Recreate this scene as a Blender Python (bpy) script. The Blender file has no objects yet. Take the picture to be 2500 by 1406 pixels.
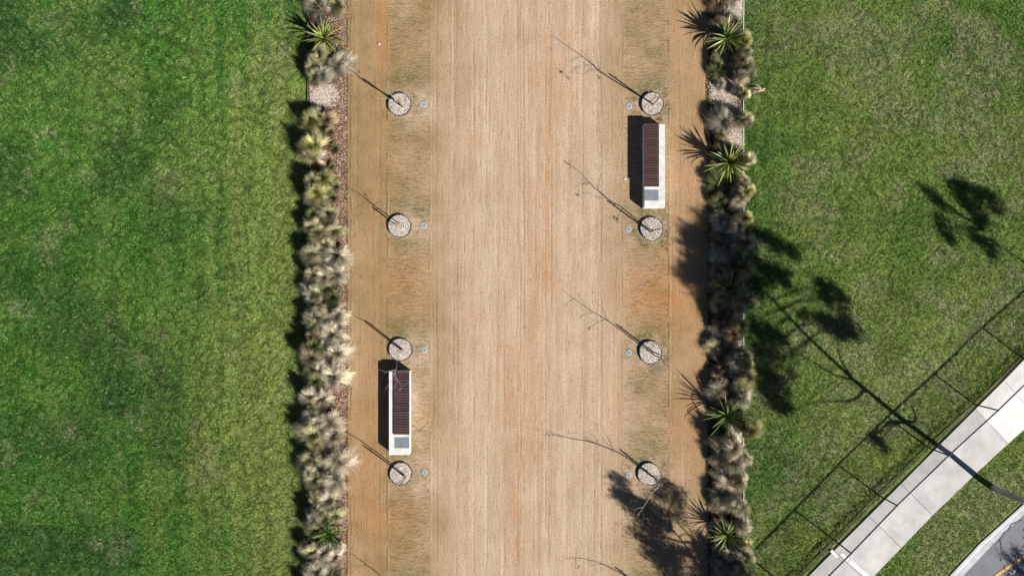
import bpy, math, random
import numpy as np
from mathutils import Vector

C = bpy.context.scene.collection
rng = np.random.default_rng(7)
random.seed(7)

# ------------------------------------------------------------------ camera, sky, sun, exposure
H = 26.0                      # camera height above the ground, metres
F = 2500 * 24 / 36            # focal length in photo pixels
S = H / F                     # metres per photo pixel on the ground
AZ = math.radians(37.0)       # shadows fall to the upper left
ELEV = math.radians(33.0)
K = 1 / math.tan(ELEV)        # shadow length per metre of height
SUN = Vector((math.cos(AZ) * math.cos(ELEV), -math.sin(AZ) * math.cos(ELEV), math.sin(ELEV)))

scene = bpy.context.scene
cd = bpy.data.cameras.new("camera")
cd.lens = 24; cd.sensor_width = 36; cd.clip_start = 0.1; cd.clip_end = 2000
cam = bpy.data.objects.new("camera", cd); C.objects.link(cam)
cam.location = (0, 0, H); scene.camera = cam

W = bpy.data.worlds.new("World"); scene.world = W; W.use_nodes = True
nt = W.node_tree; bg = nt.nodes["Background"]
sky = nt.nodes.new("ShaderNodeTexSky"); sky.sky_type = 'NISHITA'; sky.sun_disc = False
sky.sun_elevation = ELEV; sky.sun_rotation = math.radians(90 + 37)
sky.air_density = 0.4; sky.dust_density = 0.1
nt.links.new(sky.outputs[0], bg.inputs[0]); bg.inputs[1].default_value = 0.05
ld = bpy.data.lights.new("sun", 'SUN'); ld.energy = 5.0; ld.angle = math.radians(0.5); ld.color = (1.0, 0.95, 0.88)
sun = bpy.data.objects.new("sun", ld); C.objects.link(sun)
sun.rotation_euler = SUN.to_track_quat('Z', 'Y').to_euler()
scene.view_settings.view_transform = 'Standard'; scene.view_settings.look = 'None'
scene.view_settings.gamma = 1; scene.view_settings.use_curve_mapping = False
scene.view_settings.exposure = 0.68

def G(px, py, z=0.0):         # a ground position, measured off the photo's plan
    return Vector(((px - 1250) * S, -(py - 703) * S, z))
def VP(px, py, z):            # where a point seen at px,py and standing z high really is
    s = (H - z) / F
    return Vector(((px - 1250) * s, -(py - 703) * s, z))
def SP(px, py, z):            # where a point z high stands if its shadow falls at px,py
    g = G(px, py)
    return Vector((g.x + z * K * math.cos(AZ), g.y - z * K * math.sin(AZ), z))

# ------------------------------------------------------------------ helpers
def mesh_np(name, V, Fc, col=None, smooth=False):
    V = np.asarray(V, np.float32); Fc = np.asarray(Fc, np.int32)
    me = bpy.data.meshes.new(name)
    n, k = Fc.shape
    me.vertices.add(len(V)); me.vertices.foreach_set("co", V.ravel())
    me.loops.add(n * k); me.loops.foreach_set("vertex_index", Fc.ravel())
    me.polygons.add(n)
    me.polygons.foreach_set("loop_start", np.arange(0, n * k, k, dtype=np.int32))
    me.polygons.foreach_set("loop_total", np.full(n, k, np.int32))
    if smooth: me.polygons.foreach_set("use_smooth", np.ones(n, bool))
    me.update(calc_edges=True)
    if col is not None:
        a = me.color_attributes.new("col", 'FLOAT_COLOR', 'POINT')
        c = np.ones((len(V), 4), np.float32); c[:, :col.shape[1]] = col
        a.data.foreach_set("color", c.ravel())
    return me

def mesh_py(name, V, Fc, smooth=False):
    me = bpy.data.meshes.new(name); me.from_pydata([tuple(v) for v in V], [], Fc)
    if smooth:
        for p in me.polygons: p.use_smooth = True
    me.update(); return me

def link(name, me, mat, parent=None, kind=None):
    o = bpy.data.objects.new(name, me); C.objects.link(o)
    if mat and me is not None and not me.materials: me.materials.append(mat)
    if parent is not None: o.parent = parent
    if kind: o['kind'] = kind
    return o
def empty(name, loc=(0, 0, 0), rz=0):
    o = bpy.data.objects.new(name, None); C.objects.link(o); o.location = loc; o.rotation_euler = (0, 0, rz)
    o.empty_display_size = 0.2
    return o
def tag(o, label, cat, group=None, kind=None):
    if label: o['label'] = label
    if cat: o['category'] = cat
    if group: o['group'] = group
    if kind: o['kind'] = kind
    return o

class MB:
    def __init__(s): s.V = []; s.F = []
    def box(s, x0, x1, y0, y1, z0, z1, bev=0.0):
        b = len(s.V)
        if bev <= 0:
            s.V += [(x, y, z) for z in (z0, z1) for x, y in ((x0, y0), (x1, y0), (x1, y1), (x0, y1))]
            s.F += [tuple(b + i for i in f) for f in ((3, 2, 1, 0), (4, 5, 6, 7), (0, 1, 5, 4), (1, 2, 6, 5), (2, 3, 7, 6), (3, 0, 4, 7))]
        else:
            for z, i in ((z0, 0), (z1 - bev, 0), (z1, bev)):
                s.V += [(x0 + i, y0 + i, z), (x1 - i, y0 + i, z), (x1 - i, y1 - i, z), (x0 + i, y1 - i, z)]
            s.F.append((b + 3, b + 2, b + 1, b)); s.F.append((b + 8, b + 9, b + 10, b + 11))
            for l in (0, 4):
                for i in range(4):
                    j = (i + 1) % 4
                    s.F.append((b + l + i, b + l + j, b + l + 4 + j, b + l + 4 + i))
    def prism(s, pts, z0, z1):
        b = len(s.V); n = len(pts)
        s.V += [(p[0], p[1], z0) for p in pts] + [(p[0], p[1], z1) for p in pts]
        s.F.append(tuple(b + n + i for i in range(n))); s.F.append(tuple(b + i for i in reversed(range(n))))
        for i in range(n):
            j = (i + 1) % n; s.F.append((b + i, b + j, b + n + j, b + n + i))
    def tube(s, pts, rad, k=6, cap=True):
        pts = [Vector(p) for p in pts]
        if not isinstance(rad, (list, tuple)): rad = [rad] * len(pts)
        b = len(s.V); u = None
        for i, p in enumerate(pts):
            d = (pts[min(i + 1, len(pts) - 1)] - pts[max(i - 1, 0)])
            d = d.normalized() if d.length > 1e-9 else Vector((0, 0, 1))
            if u is None: u = d.orthogonal().normalized()
            else:
                u = (u - d * u.dot(d))
                u = u.normalized() if u.length > 1e-6 else d.orthogonal().normalized()
            v = d.cross(u)
            for a in range(k):
                t = 2 * math.pi * a / k
                s.V.append(tuple(p + (u * math.cos(t) + v * math.sin(t)) * rad[i]))
        for i in range(len(pts) - 1):
            for a in range(k):
                c = (a + 1) % k
                s.F.append((b + i * k + a, b + i * k + c, b + (i + 1) * k + c, b + (i + 1) * k + a))
        if cap:
            s.F.append(tuple(b + a for a in reversed(range(k))))
            e = b + (len(pts) - 1) * k
            s.F.append(tuple(e + a for a in range(k)))
    def build(s, name, mat, parent=None, kind=None, smooth=False):
        return link(name, mesh_py(name, s.V, s.F, smooth), mat, parent, kind)

# smooth lattice noise in world metres
_tab = np.random.default_rng(3).random((256, 256))
def vn(x, y, sc, seed=0, scy=None):
    scy = scy or sc
    u = np.asarray(x) / sc + 37.3 * seed + 100; v = np.asarray(y) / scy + 11.7 * seed + 100
    iu = np.floor(u).astype(int); iv = np.floor(v).astype(int); fu = u - iu; fv = v - iv
    fu = fu * fu * (3 - 2 * fu); fv = fv * fv * (3 - 2 * fv)
    g = lambda a, b: _tab[(a) % 256, (b) % 256]
    return (g(iu, iv) * (1 - fu) + g(iu + 1, iv) * fu) * (1 - fv) + (g(iu, iv + 1) * (1 - fu) + g(iu + 1, iv + 1) * fu) * fv
def fbm(x, y, sc, seed=0, o=3, scy=None):
    t = 0; a = 1; s = 0; scy = scy or sc
    for i in range(o):
        t = t + a * vn(x, y, sc, seed + i * 5, scy); s += a; a *= .5; sc *= .5; scy *= .5
    return t / s
def ss(a, b, x):
    t = np.clip((x - a) / (b - a), 0, 1); return t * t * (3 - 2 * t)
def blob(px, py, cx, cy, rx, ry): return np.exp(-(((px - cx) / rx) ** 2 + ((py - cy) / ry) ** 2))
def topx(x, y): return x / S + 1250, 703 - y / S

# ------------------------------------------------------------------ material helpers
class NT:
    def __init__(s, name):
        s.m = bpy.data.materials.new(name); s.m.use_nodes = True; s.t = s.m.node_tree
        s.b = s.t.nodes["Principled BSDF"]; s.b.inputs["Roughness"].default_value = .9
        s.b.inputs["Specular IOR Level"].default_value = .25
        s._co = None
    def n(s, ty, **kw):
        o = s.t.nodes.new(ty)
        for k, v in kw.items(): setattr(o, k, v)
        return o
    def l(s, a, b): s.t.links.new(a, b)
    def co(s):
        if s._co is None: s._co = s.n("ShaderNodeNewGeometry").outputs["Position"]
        return s._co
    def obj(s): return s.n("ShaderNodeTexCoord").outputs["Object"]
    def noise(s, scale, detail=4, rough=.55, vec=None, sc=(1, 1, 1), dist=0):
        mp = s.n("ShaderNodeMapping"); mp.inputs["Scale"].default_value = sc; s.l(vec or s.co(), mp.inputs[0])
        o = s.n("ShaderNodeTexNoise"); o.inputs["Scale"].default_value = scale; o.inputs["Detail"].default_value = detail
        o.inputs["Roughness"].default_value = rough; o.inputs["Distortion"].default_value = dist
        s.l(mp.outputs[0], o.inputs["Vector"]); return o.outputs["Fac"]
    def ramp(s, fac, stops):
        o = s.n("ShaderNodeValToRGB"); e = o.color_ramp.elements
        while len(e) < len(stops): e.new(.5)
        for i, (p, c) in enumerate(stops):
            e[i].position = p; e[i].color = (*(c if isinstance(c, (tuple, list)) else (c, c, c)), 1)
        s.l(fac, o.inputs[0]); return o.outputs[0]
    def mix(s, fac, a, b, mode='MIX'):
        o = s.n("ShaderNodeMix", data_type='RGBA', blend_type=mode)
        for i, v in ((0, fac), (6, a), (7, b)):
            if isinstance(v, (int, float)): o.inputs[i].default_value = v if i == 0 else (v, v, v, 1)
            elif isinstance(v, tuple): o.inputs[i].default_value = (*v, 1)
            else: s.l(v, o.inputs[i])
        return o.outputs[2]
    def math(s, op, a, b=None, clamp=False):
        o = s.n("ShaderNodeMath", operation=op, use_clamp=clamp)
        for i, v in ((0, a), (1, b)):
            if v is None: continue
            if isinstance(v, (int, float)): o.inputs[i].default_value = v
            else: s.l(v, o.inputs[i])
        return o.outputs[0]
    def attr(s):
        a = s.n("ShaderNodeAttribute"); a.attribute_name = "col"
        x = s.n("ShaderNodeSeparateColor"); s.l(a.outputs["Color"], x.inputs[0])
        return x.outputs[0], x.outputs[1], x.outputs[2], a.outputs["Alpha"]
    def bump(s, h, strength=.5, dist=.02, prev=None):
        o = s.n("ShaderNodeBump"); o.inputs["Strength"].default_value = strength; o.inputs["Distance"].default_value = dist
        s.l(h, o.inputs["Height"])
        if prev is not None: s.l(prev, o.inputs["Normal"])
        s.l(o.outputs[0], s.b.inputs["Normal"]); return o.outputs[0]
    def col(s, c):
        if isinstance(c, tuple): s.b.inputs["Base Color"].default_value = (*c, 1)
        else: s.l(c, s.b.inputs["Base Color"])
        return s

def m_noise(name, a, b, scale=8, rough=.85, bump=.3, bs=60, bd=.01, sc=(1, 1, 1), metal=0, local=False):
    m = NT(name); v = m.obj() if local else None
    m.col(m.mix(m.ramp(m.noise(scale, 5, vec=v, sc=sc), [(.3, 0.), (.7, 1.)]), a, b))
    m.b.inputs["Roughness"].default_value = rough; m.b.inputs["Metallic"].default_value = metal
    if bump: m.bump(m.noise(bs, 4, vec=v, sc=sc), bump, bd)
    return m.m

# lawn: col = (dryness, yellowness, darkness, random)
def mat_grass(name, blade=False):
    m = NT(name); dry, yel, dark, rnd = m.attr()
    f = m.noise(21, 4, .8)
    g = m.mix(m.ramp(f, [(.40, 0.), (.60, 1.)]), (.012, .062, .006), (.100, .260, .034))
    y = m.mix(m.ramp(f, [(.40, 0.), (.60, 1.)]), (.085, .15, .015), (.36, .43, .12))
    d = m.mix(m.ramp(m.noise(26, 4, .75), [(.42, 0.), (.60, 1.)]), (.10, .10, .04), (.55, .50, .33))
    dk = (.018, .065, .012)
    n1 = m.noise(3.2, 5, .65); n2 = m.noise(9, 5, .75)
    c = m.mix(m.math('MULTIPLY', yel, m.ramp(n1, [(.25, .55), (.6, 1.)])), g, y)
    c = m.mix(m.math('MULTIPLY', dark, m.ramp(n2, [(.3, 1.), (.65, .45)])), c, dk)
    c = m.mix(m.math('MULTIPLY', dry, m.ramp(n2, [(.42, .0), (.60, .9)])), c, d)
    if blade:
        c = m.mix(1.0, c, m.ramp(rnd, [(0., .70), (1., 1.8)]), 'MULTIPLY')
        c = m.mix(m.math('MULTIPLY', m.math('GREATER_THAN', rnd, .9), .5), c, (.46, .42, .24))
        tr = m.n("ShaderNodeBsdfTranslucent"); m.l(c, tr.inputs[0])
        mx = m.n("ShaderNodeMixShader"); mx.inputs[0].default_value = .25
        m.l(m.b.outputs[0], mx.inputs[1]); m.l(tr.outputs[0], mx.inputs[2])
        m.l(mx.outputs[0], m.t.nodes["Material Output"].inputs[0])
        m.b.inputs["Roughness"].default_value = .75
    else:
        c = m.mix(1.0, c, m.ramp(m.noise(24, 4, .8), [(.40, .45), (.60, 1.35)]), 'MULTIPLY')
        m.bump(m.noise(22, 5, .85), 1.0, .045)
    m.col(c); return m.m
M = {}
M['lawn'] = mat_grass("lawn_turf"); M['blade'] = mat_grass("lawn_blades", True)

def mat_path():
    m = NT("raked_dirt"); org, moss, lite, band = m.attr()
    base = m.mix(m.ramp(m.noise(1.3, 6, .6), [(.3, 0.), (.7, 1.)]), (.27, .18, .084), (.375, .26, .132))
    pale = m.mix(m.ramp(m.noise(.9, 6, .6, sc=(3, .35, 1)), [(.3, 0.), (.7, 1.)]), (.46, .335, .225), (.58, .445, .32))
    c = m.mix(lite, base, pale)
    c = m.mix(m.math('MULTIPLY', org, m.ramp(m.noise(2.2, 5, .6, sc=(1.6, .6, 1)), [(.25, .35), (.7, 1.)])), c, (.44, .205, .075))
    c = m.mix(m.math('MULTIPLY', moss, m.ramp(m.noise(9, 5, .75), [(.35, .15), (.62, 1.)])), c, (.105, .115, .03))
    # long streaks left by the rake: down the path, or across it between the trees
    v1 = m.noise(1, 5, .75, sc=(13, .35, 1)); v2 = m.noise(1, 4, .75, sc=(30, 1.6, 1), dist=.4)
    h1 = m.noise(1, 5, .75, sc=(.9, 15, 1), dist=.9); h2 = m.noise(1, 4, .75, sc=(3, 28, 1), dist=1.2)
    r1 = m.mix(band, v1, h1); r2 = m.mix(band, v2, h2)
    c = m.mix(1.0, c, m.ramp(r1, [(.30, (.84, .78, .72)), (.42, 1.), (.75, (1.07, 1.07, 1.08))]), 'MULTIPLY')
    c = m.mix(1.0, c, m.ramp(r2, [(.34, (.58, .49, .41)), (.425, 1.), (.7, 1.06)]), 'MULTIPLY')
    c = m.mix(band, c, m.mix(1.0, c, m.ramp(h2, [(.36, (.62, .56, .48)), (.50, 1.), (.66, 1.12)]), 'MULTIPLY'))
    c = m.mix(1.0, c, m.ramp(m.noise(21, 4, .85), [(.38, (.50, .45, .40)), (.455, (.95, .95, .95)), (.55, 1.), (.63, (1.25, 1.28, 1.32))]), 'MULTIPLY')
    m.col(c)
    b = m.bump(r1, .35, .03); b = m.bump(r2, .7, .016, b); m.bump(m.noise(19, 5, .85), 1.0, .022, b)
    m.b.inputs["Roughness"].default_value = .95
    return m.m
M['path'] = mat_path()

def mat_chips(name, stops, rough=.8):
    m = NT(name); r, g, b, a = m.attr()
    m.col(m.ramp(r, stops)); m.b.inputs["Roughness"].default_value = rough; return m.m
M['chip'] = mat_chips("bark_and_stone_chips", [(0., (.07, .03, .018)), (.4, (.20, .09, .05)), (.7, (.32, .19, .12)), (.9, (.48, .38, .28)), (1., (.7, .62, .52))])
M['gravel'] = mat_chips("pale_gravel", [(0., (.13, .08, .055)), (.3, (.36, .28, .21)), (.65, (.58, .50, .42)), (1., (.78, .73, .66))])
M['pit_gravel'] = mat_chips("pale_pit_gravel", [(0., (.10, .07, .05)), (.3, (.42, .34, .28)), (.7, (.68, .61, .54)), (1., (.88, .84, .79))])
M['mulch_dark'] = mat_chips("brown_mulch", [(0., (.025, .018, .012)), (.5, (.08, .055, .035)), (.88, (.20, .14, .09)), (1., (.45, .37, .28))])
M['bed'] = m_noise("mulched_soil", (.035, .022, .014), (.14, .09, .06), 22, .95, .8, 50, .03)
M['soil'] = m_noise("bare_soil", (.05, .04, .025), (.16, .12, .07), 18, .95, .8, 60, .02)
M['ground'] = m_noise("far_turf", (.03, .07, .014), (.09, .15, .03), 2, .95, .5, 30, .03)

def mat_blade(name, base, mid, tip, rough=.6, tl=.3):
    m = NT(name); t, r, b, a = m.attr()
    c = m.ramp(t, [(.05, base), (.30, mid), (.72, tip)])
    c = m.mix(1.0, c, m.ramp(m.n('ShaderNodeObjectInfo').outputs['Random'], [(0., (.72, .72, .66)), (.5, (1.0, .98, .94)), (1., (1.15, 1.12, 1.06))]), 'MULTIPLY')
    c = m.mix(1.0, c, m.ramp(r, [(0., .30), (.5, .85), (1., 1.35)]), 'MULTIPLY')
    m.col(c); m.b.inputs["Roughness"].default_value = rough
    tr = m.n("ShaderNodeBsdfTranslucent"); m.l(c, tr.inputs[0])
    mx = m.n("ShaderNodeMixShader"); mx.inputs[0].default_value = tl
    m.l(m.b.outputs[0], mx.inputs[1]); m.l(tr.outputs[0], mx.inputs[2])
    m.l(mx.outputs[0], m.t.nodes["Material Output"].inputs[0])
    return m.m
TM = {
 'p': mat_blade("straw_blades", (.05, .052, .016), (.34, .30, .18), (.86, .80, .66)),
 'o': mat_blade("olive_straw_blades", (.045, .065, .012), (.24, .25, .085), (.72, .68, .45)),
 'y': mat_blade("yellow_green_blades", (.10, .14, .012), (.34, .36, .06), (.72, .70, .36)),
 'b': mat_blade("brown_straw_blades", (.06, .04, .015), (.26, .19, .10), (.56, .46, .32)),
 'g': mat_blade("green_blades", (.014, .032, .008), (.07, .11, .025), (.30, .34, .15)),
 'k': mat_blade("grey_dead_and_shaded_blades", (.05, .045, .04), (.22, .21, .17), (.60, .57, .48)),  # dead tufts, plus shaded tussocks whose shade is put into the colour
}
def mat_sword(name, edge, mid):
    m = NT(name); t, r, b, a = m.attr()
    c = m.mix(m.ramp(b, [(.30, 0.), (.55, 1.)]), mid, edge)
    c = m.mix(m.ramp(t, [(.85, 0.), (1., 1.)]), c, (.35, .25, .12))
    oi = m.n("ShaderNodeObjectInfo").outputs["Random"]
    c = m.mix(m.ramp(oi, [(.30, .85), (.62, 0.)]), c, (.05, .10, .022))
    c = m.mix(m.math('MULTIPLY', m.math('GREATER_THAN', oi, .92), .8), c, (.26, .19, .09))
    c = m.mix(1.0, c, m.ramp(m.noise(20, 3), [(.3, .7), (.7, 1.15)]), 'MULTIPLY')
    m.col(c); m.b.inputs["Roughness"].default_value = .42; m.b.inputs["Specular IOR Level"].default_value = .4
    return m.m
M['sword'] = mat_sword("variegated_sword_leaf", (.50, .54, .09), (.06, .12, .025))
M['sword_green'] = mat_sword("green_sword_leaf", (.22, .36, .05), (.05, .13, .02))
M['stalk'] = m_noise("dry_flower_stalk", (.08, .06, .045), (.22, .18, .15), 30)
M['frond'] = m_noise("dry_frond", (.32, .22, .15), (.62, .50, .38), 20)

def mat_conc():
    m = NT("bench_concrete"); v = m.obj()
    c = m.mix(m.ramp(m.noise(4, 6, .7, vec=v), [(.3, 0.), (.7, 1.)]), (.60, .60, .58), (.80, .80, .77))
    c = m.mix(m.ramp(m.noise(2.3, 6, .75, vec=v), [(.50, 0.), (.72, .6)]), c, (.34, .33, .30))
    c = m.mix(1.0, c, m.ramp(m.noise(50, 3, .7, vec=v), [(.3, .88), (.7, 1.06)]), 'MULTIPLY')
    m.col(c); m.bump(m.noise(45, 4, vec=v), .25, .004); return m.m
M['concrete'] = mat_conc()
M['steel_panel'] = m_noise("grey_panel", (.17, .19, .22), (.23, .25, .285), 7, .5, .12, 60, .003, local=True)
def mat_wood():
    m = NT("maroon_timber"); oi = m.n("ShaderNodeObjectInfo")
    c = m.mix(m.ramp(m.noise(4, 5, .6, vec=m.obj(), sc=(2, 16, 8)), [(.3, 0.), (.7, 1.)]), (.048, .024, .024), (.098, .056, .055))
    c = m.mix(1.0, c, m.ramp(oi.outputs["Random"], [(0., .78), (1., 1.22)]), 'MULTIPLY')
    m.col(c); m.b.inputs["Roughness"].default_value = .55
    m.bump(m.noise(6, 4, vec=m.obj(), sc=(2, 30, 8)), .3, .004); return m.m
M['wood'] = mat_wood()
M['ring'] = m_noise("dark_steel_edging", (.02, .016, .014), (.06, .045, .035), 20, .6, .2)
M['bark'] = m_noise("young_bark", (.26, .22, .18), (.46, .42, .38), 30, .85, .4, 80, .004)
M['twig'] = m_noise("pale_twigs", (.28, .25, .23), (.48, .45, .43), 20, .8, 0)
M['stake'] = m_noise("hardwood_stake", (.20, .13, .08), (.34, .24, .16), 12, .85, .3, 60, .004)
M['tie'] = m_noise("hessian_tie", (.16, .11, .06), (.26, .19, .11), 40, .9, .3)
M['dead_leaf'] = m_noise("dead_leaf", (.16, .06, .025), (.34, .15, .07), 20, .8, 0)
M['rim'] = m_noise("brushed_steel_rim", (.46, .53, .58), (.60, .67, .72), 40, .4, .1, metal=.0)
def mat_lens():
    m = NT("frosted_lens"); m.col(m.mix(m.ramp(m.noise(30, 3), [(.3, 0.), (.7, 1.)]), (.15, .23, .33), (.24, .33, .44)))
    m.b.inputs["Roughness"].default_value = .18; m.b.inputs["Specular IOR Level"].default_value = .6; return m.m
M['lens'] = mat_lens()
M['white_board'] = m_noise("bleached_timber_edging", (.58, .55, .50), (.80, .77, .72), 3, .8, .3, 60, .004, sc=(8, 1, 1))
M['brown_board'] = m_noise("weathered_brown_edging", (.07, .05, .035), (.22, .17, .13), 3, .85, .3, 60, .004, sc=(8, 1, 1))
def mat_slab():
    m = NT("footpath_concrete"); oi = m.n("ShaderNodeObjectInfo")
    c = m.mix(m.ramp(m.noise(1.4, 6, .65), [(.3, 0.), (.7, 1.)]), (.43, .42, .405), (.61, .60, .58))
    c = m.mix(m.ramp(m.noise(4, 6, .7), [(.55, 0.), (.75, .5)]), c, (.66, .65, .63))
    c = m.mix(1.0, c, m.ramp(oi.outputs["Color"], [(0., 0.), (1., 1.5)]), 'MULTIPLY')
    c = m.mix(1.0, c, m.ramp(m.noise(60, 3, .7), [(.3, .9), (.7, 1.07)]), 'MULTIPLY')
    m.col(c); m.bump(m.noise(50, 3), .25, .004); return m.m
M['slab'] = mat_slab()
M['kerb'] = m_noise("kerb_concrete", (.40, .41, .43), (.55, .56, .58), 3, .8, .3, 45, .004)
def mat_road():
    m = NT("asphalt")
    c = m.mix(m.ramp(m.noise(1.6, 6, .6), [(.3, 0.), (.7, 1.)]), (.155, .16, .18), (.205, .21, .235))
    c = m.mix(1.0, c, m.ramp(m.noise(75, 3, .8), [(.3, .72), (.7, 1.3)]), 'MULTIPLY')
    m.col(c); m.bump(m.noise(75, 3, .8), .5, .008); return m.m
M['road'] = mat_road()
M['yellow'] = m_noise("yellow_road_paint", (.50, .30, .09), (.72, .46, .17), 14, .8, .3)
M['white'] = m_noise("white_road_paint", (.74, .74, .72), (.85, .85, .84), 10, .8, .2)
M['crack'] = m_noise("dark_crack_line", (.015, .015, .018), (.03, .03, .034), 20, .7, .3)  # dark colour painted for the shade inside the open cracks
M['fence'] = m_noise("black_fence_steel", (.018, .02, .02), (.04, .042, .045), 10, .5, .1)
M['gum_bark'] = m_noise("smooth_gum_bark", (.30, .27, .24), (.55, .52, .48), 4, .8, .5, 12, .02, sc=(1, 1, .3))
M['gum_leaf'] = m_noise("gum_leaves", (.05, .075, .03), (.10, .14, .055), 3, .6, 0)
M['litter'] = m_noise("white_litter", (.75, .73, .7), (.85, .84, .82), 20, .6, 0)
M['pink'] = m_noise("pinkish_wrapper", (.42, .30, .36), (.66, .56, .62), 60, .5, 0)
M['red'] = m_noise("rust_red_leaf", (.40, .07, .03), (.5, .14, .06), 60, .6, 0)

# ------------------------------------------------------------------ ground, lawns, path, beds
g = mesh_py("ground", [(-400, -400, -.4), (400, -400, -.4), (400, 400, -.4), (-400, 400, -.4)], [(0, 1, 2, 3)])
link("ground", g, M['ground'], kind='structure')

# polylines measured along the footpath, fence and kerb (plan pixels)
U = [(1500, 1878), (1800, 1578), (1972, 1406), (2035, 1343), (2119.6, 1258.5), (2198.5, 1180), (2295, 1083), (2380, 998), (2450, 928), (2540, 835), (2640, 745), (2760, 645)]
L = [(1620, 1950), (1945, 1602), (2053, 1487), (2119, 1419), (2199, 1336), (2275, 1257), (2374, 1162), (2460, 1082), (2530, 1020), (2620, 942), (2722, 862), (2840, 760)]
K0 = [(1690, 2040), (1990, 1736), (2316, 1406), (2391, 1326), (2492, 1235), (2600, 1144), (2840, 950)]
K1 = [(1735, 2070), (2032, 1748), (2356, 1406), (2424, 1334), (2500, 1261), (2620, 1158), (2860, 975)]
FB = [(1705, 1655), (1815, 1545), (1925, 1433), (2038.6, 1319), (2145, 1208), (2265, 1092), (2380, 987), (2497, 874), (2620, 765), (2740, 660)]

def side(px, py, line):       # signed pixel distance to a polyline; positive towards the lower right
    best = np.full(np.shape(px), 1e9); sg = np.zeros(np.shape(px))
    for (ax, ay), (bx, by) in zip(line[:-1], line[1:]):
        dx, dy = bx - ax, by - ay; L2 = dx * dx + dy * dy
        t = np.clip(((px - ax) * dx + (py - ay) * dy) / L2, 0, 1)
        qx, qy = ax + t * dx, ay + t * dy
        d = np.hypot(px - qx, py - qy)
        c = dx * (py - ay) - dy * (px - ax)
        m = d < best
        best = np.where(m, d, best); sg = np.where(m, np.sign(c), sg)
    return best * sg

def lawn_col(x, y):
    px, py = topx(x, y)
    left = px < 1250
    n = fbm(x, y, 1.1, 1, 4); nb = fbm(x, y, 3.2, 9, 3); nf = fbm(x, y, .35, 21, 3)
    # left lawn ------
    st = vn(x, y, .55, 31, 9.0)                       # mowing passes
    yl = .13 + .60 * ss(300, 720, px) * ss(0, 450, py + 150) + .40 * (fbm(x, y, .8, 77, 3) - .5) + .45 * (nb - .5) + .50 * (st - .5)
    yl = yl + .16 * np.sin(px / 52 * 6.283 + 3 * vn(x, y, 4., 99)) * ss(400, 560, px) * (.4 + vn(x, y, 2., 98)) + .5 * blob(px, py, 410, 440, 70, 70) + .3 * blob(px, py, 520, 1000, 160, 220) + .3 * blob(px, py, 660, 900, 60, 400)
    yl = yl + .25 * blob(px, py, 340, 850, 90, 100) + .3 * blob(px, py, 510, 660, 18, 120)
    dl = .65 * ss(.56, .80, fbm(x, y, .7, 71, 4)) * ss(.40, .62, n) * (1.0 - .3 * ss(300, 500, px)) + .45 * blob(px, py, 415, 450, 35, 45) + .4 * blob(px, py, 395, 70, 28, 22)
    for cx, cy, r in ((165, 550, 16), (120, 590, 30), (75, 380, 12), (65, 465, 14), (230, 315, 9), (90, 1210, 16), (30, 750, 18), (65, 765, 20),
                      (300, 1330, 26), (235, 1330, 16), (575, 215, 25), (660, 170, 30), (690, 120, 25), (500, 1150, 35), (278, 1370, 12), (515, 1100, 18), (120, 50, 24), (480, 1040, 20)):
        dl = dl + .8 * blob(px, py, cx, cy, r, r) * (0.4 + nf)
    dl = dl + .40 * ss(540, 720, px) * ss(.40, .7, nf) * (1 - ss(1e3, 1001, px))
    dk = -.05 + .75 * (1 - ss(300, 640, px)) * ss(.40, .68, fbm(x, y, 2.1, 14, 3)) + .6 * blob(px, py, 535, 560, 18, 90) + .6 * blob(px, py, 500, 740, 40, 40)
    dk = dk + .5 * blob(px, py, 215, 1070, 70, 130) + .45 * blob(px, py, 445, 1210, 25, 90) + .35 * blob(px, py, 415, 930, 40, 40) + .25 * ss(.55, .8, st) + .35 * blob(px, py, 100, 60, 200, 120)
    dk = dk + .3 * blob(px, py, 715, 60, 30, 120)
    # right lawn ------
    u = (px + py) * .7071; v = (px - py) * .7071      # streaks run along the fence
    sr = vn(u * S, v * S, .45, 41, 3.5)
    near = np.exp(-(px - 1815) / 70.0)
    yr = .70 + .9 * (nb - .5) + .20 * np.sin(px / 46 * 6.283) * np.exp(-np.maximum(px - 1830, 0) / 110.) + .5 * (fbm(x, y, .9, 78, 4) - .5) - .35 * near + .25 * blob(px, py, 2250, 1150, 260, 260) + .25 * (n - .5)
    dr = 1.0 * ss(.42, .62, fbm(x, y, 1.6, 50, 4)) * (.6 + .4 * ss(1850, 2150, px)) * (.35 + 1.1 * ss(.3, .65, nf)) + .4 * ss(.55, .8, sr) * ss(400, 900, py + .4 * (px - 1800))
    for cx, cy, rx, ry in ((2120, 120, 60, 90), (2150, 230, 60, 40), (2440, 370, 70, 50), (2470, 300, 40, 50), (2030, 60, 40, 50), (1940, 80, 20, 25), (2240, 70, 60, 30),
                           (2000, 420, 60, 30), (2390, 640, 50, 50), (2110, 700, 30, 25), (2340, 780, 60, 50), (2250, 900, 80, 30), (2080, 940, 60, 30), (2370, 850, 50, 30), (2440, 1190, 45, 55)):
        dr = dr + .55 * blob(px, py, cx, cy, rx, ry) * (.3 + nf)
    dr = dr * (1 - .7 * near)
    dkr = .5 * near + .35 * ss(.5, .75, fbm(x, y, 1.3, 60, 3))
    dry = np.where(left, dl, dr); yel = np.where(left, yl, yr); dark = np.where(left, dk, dkr)
    return np.clip(np.stack([dry, yel, dark], 1), 0, 1)

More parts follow.
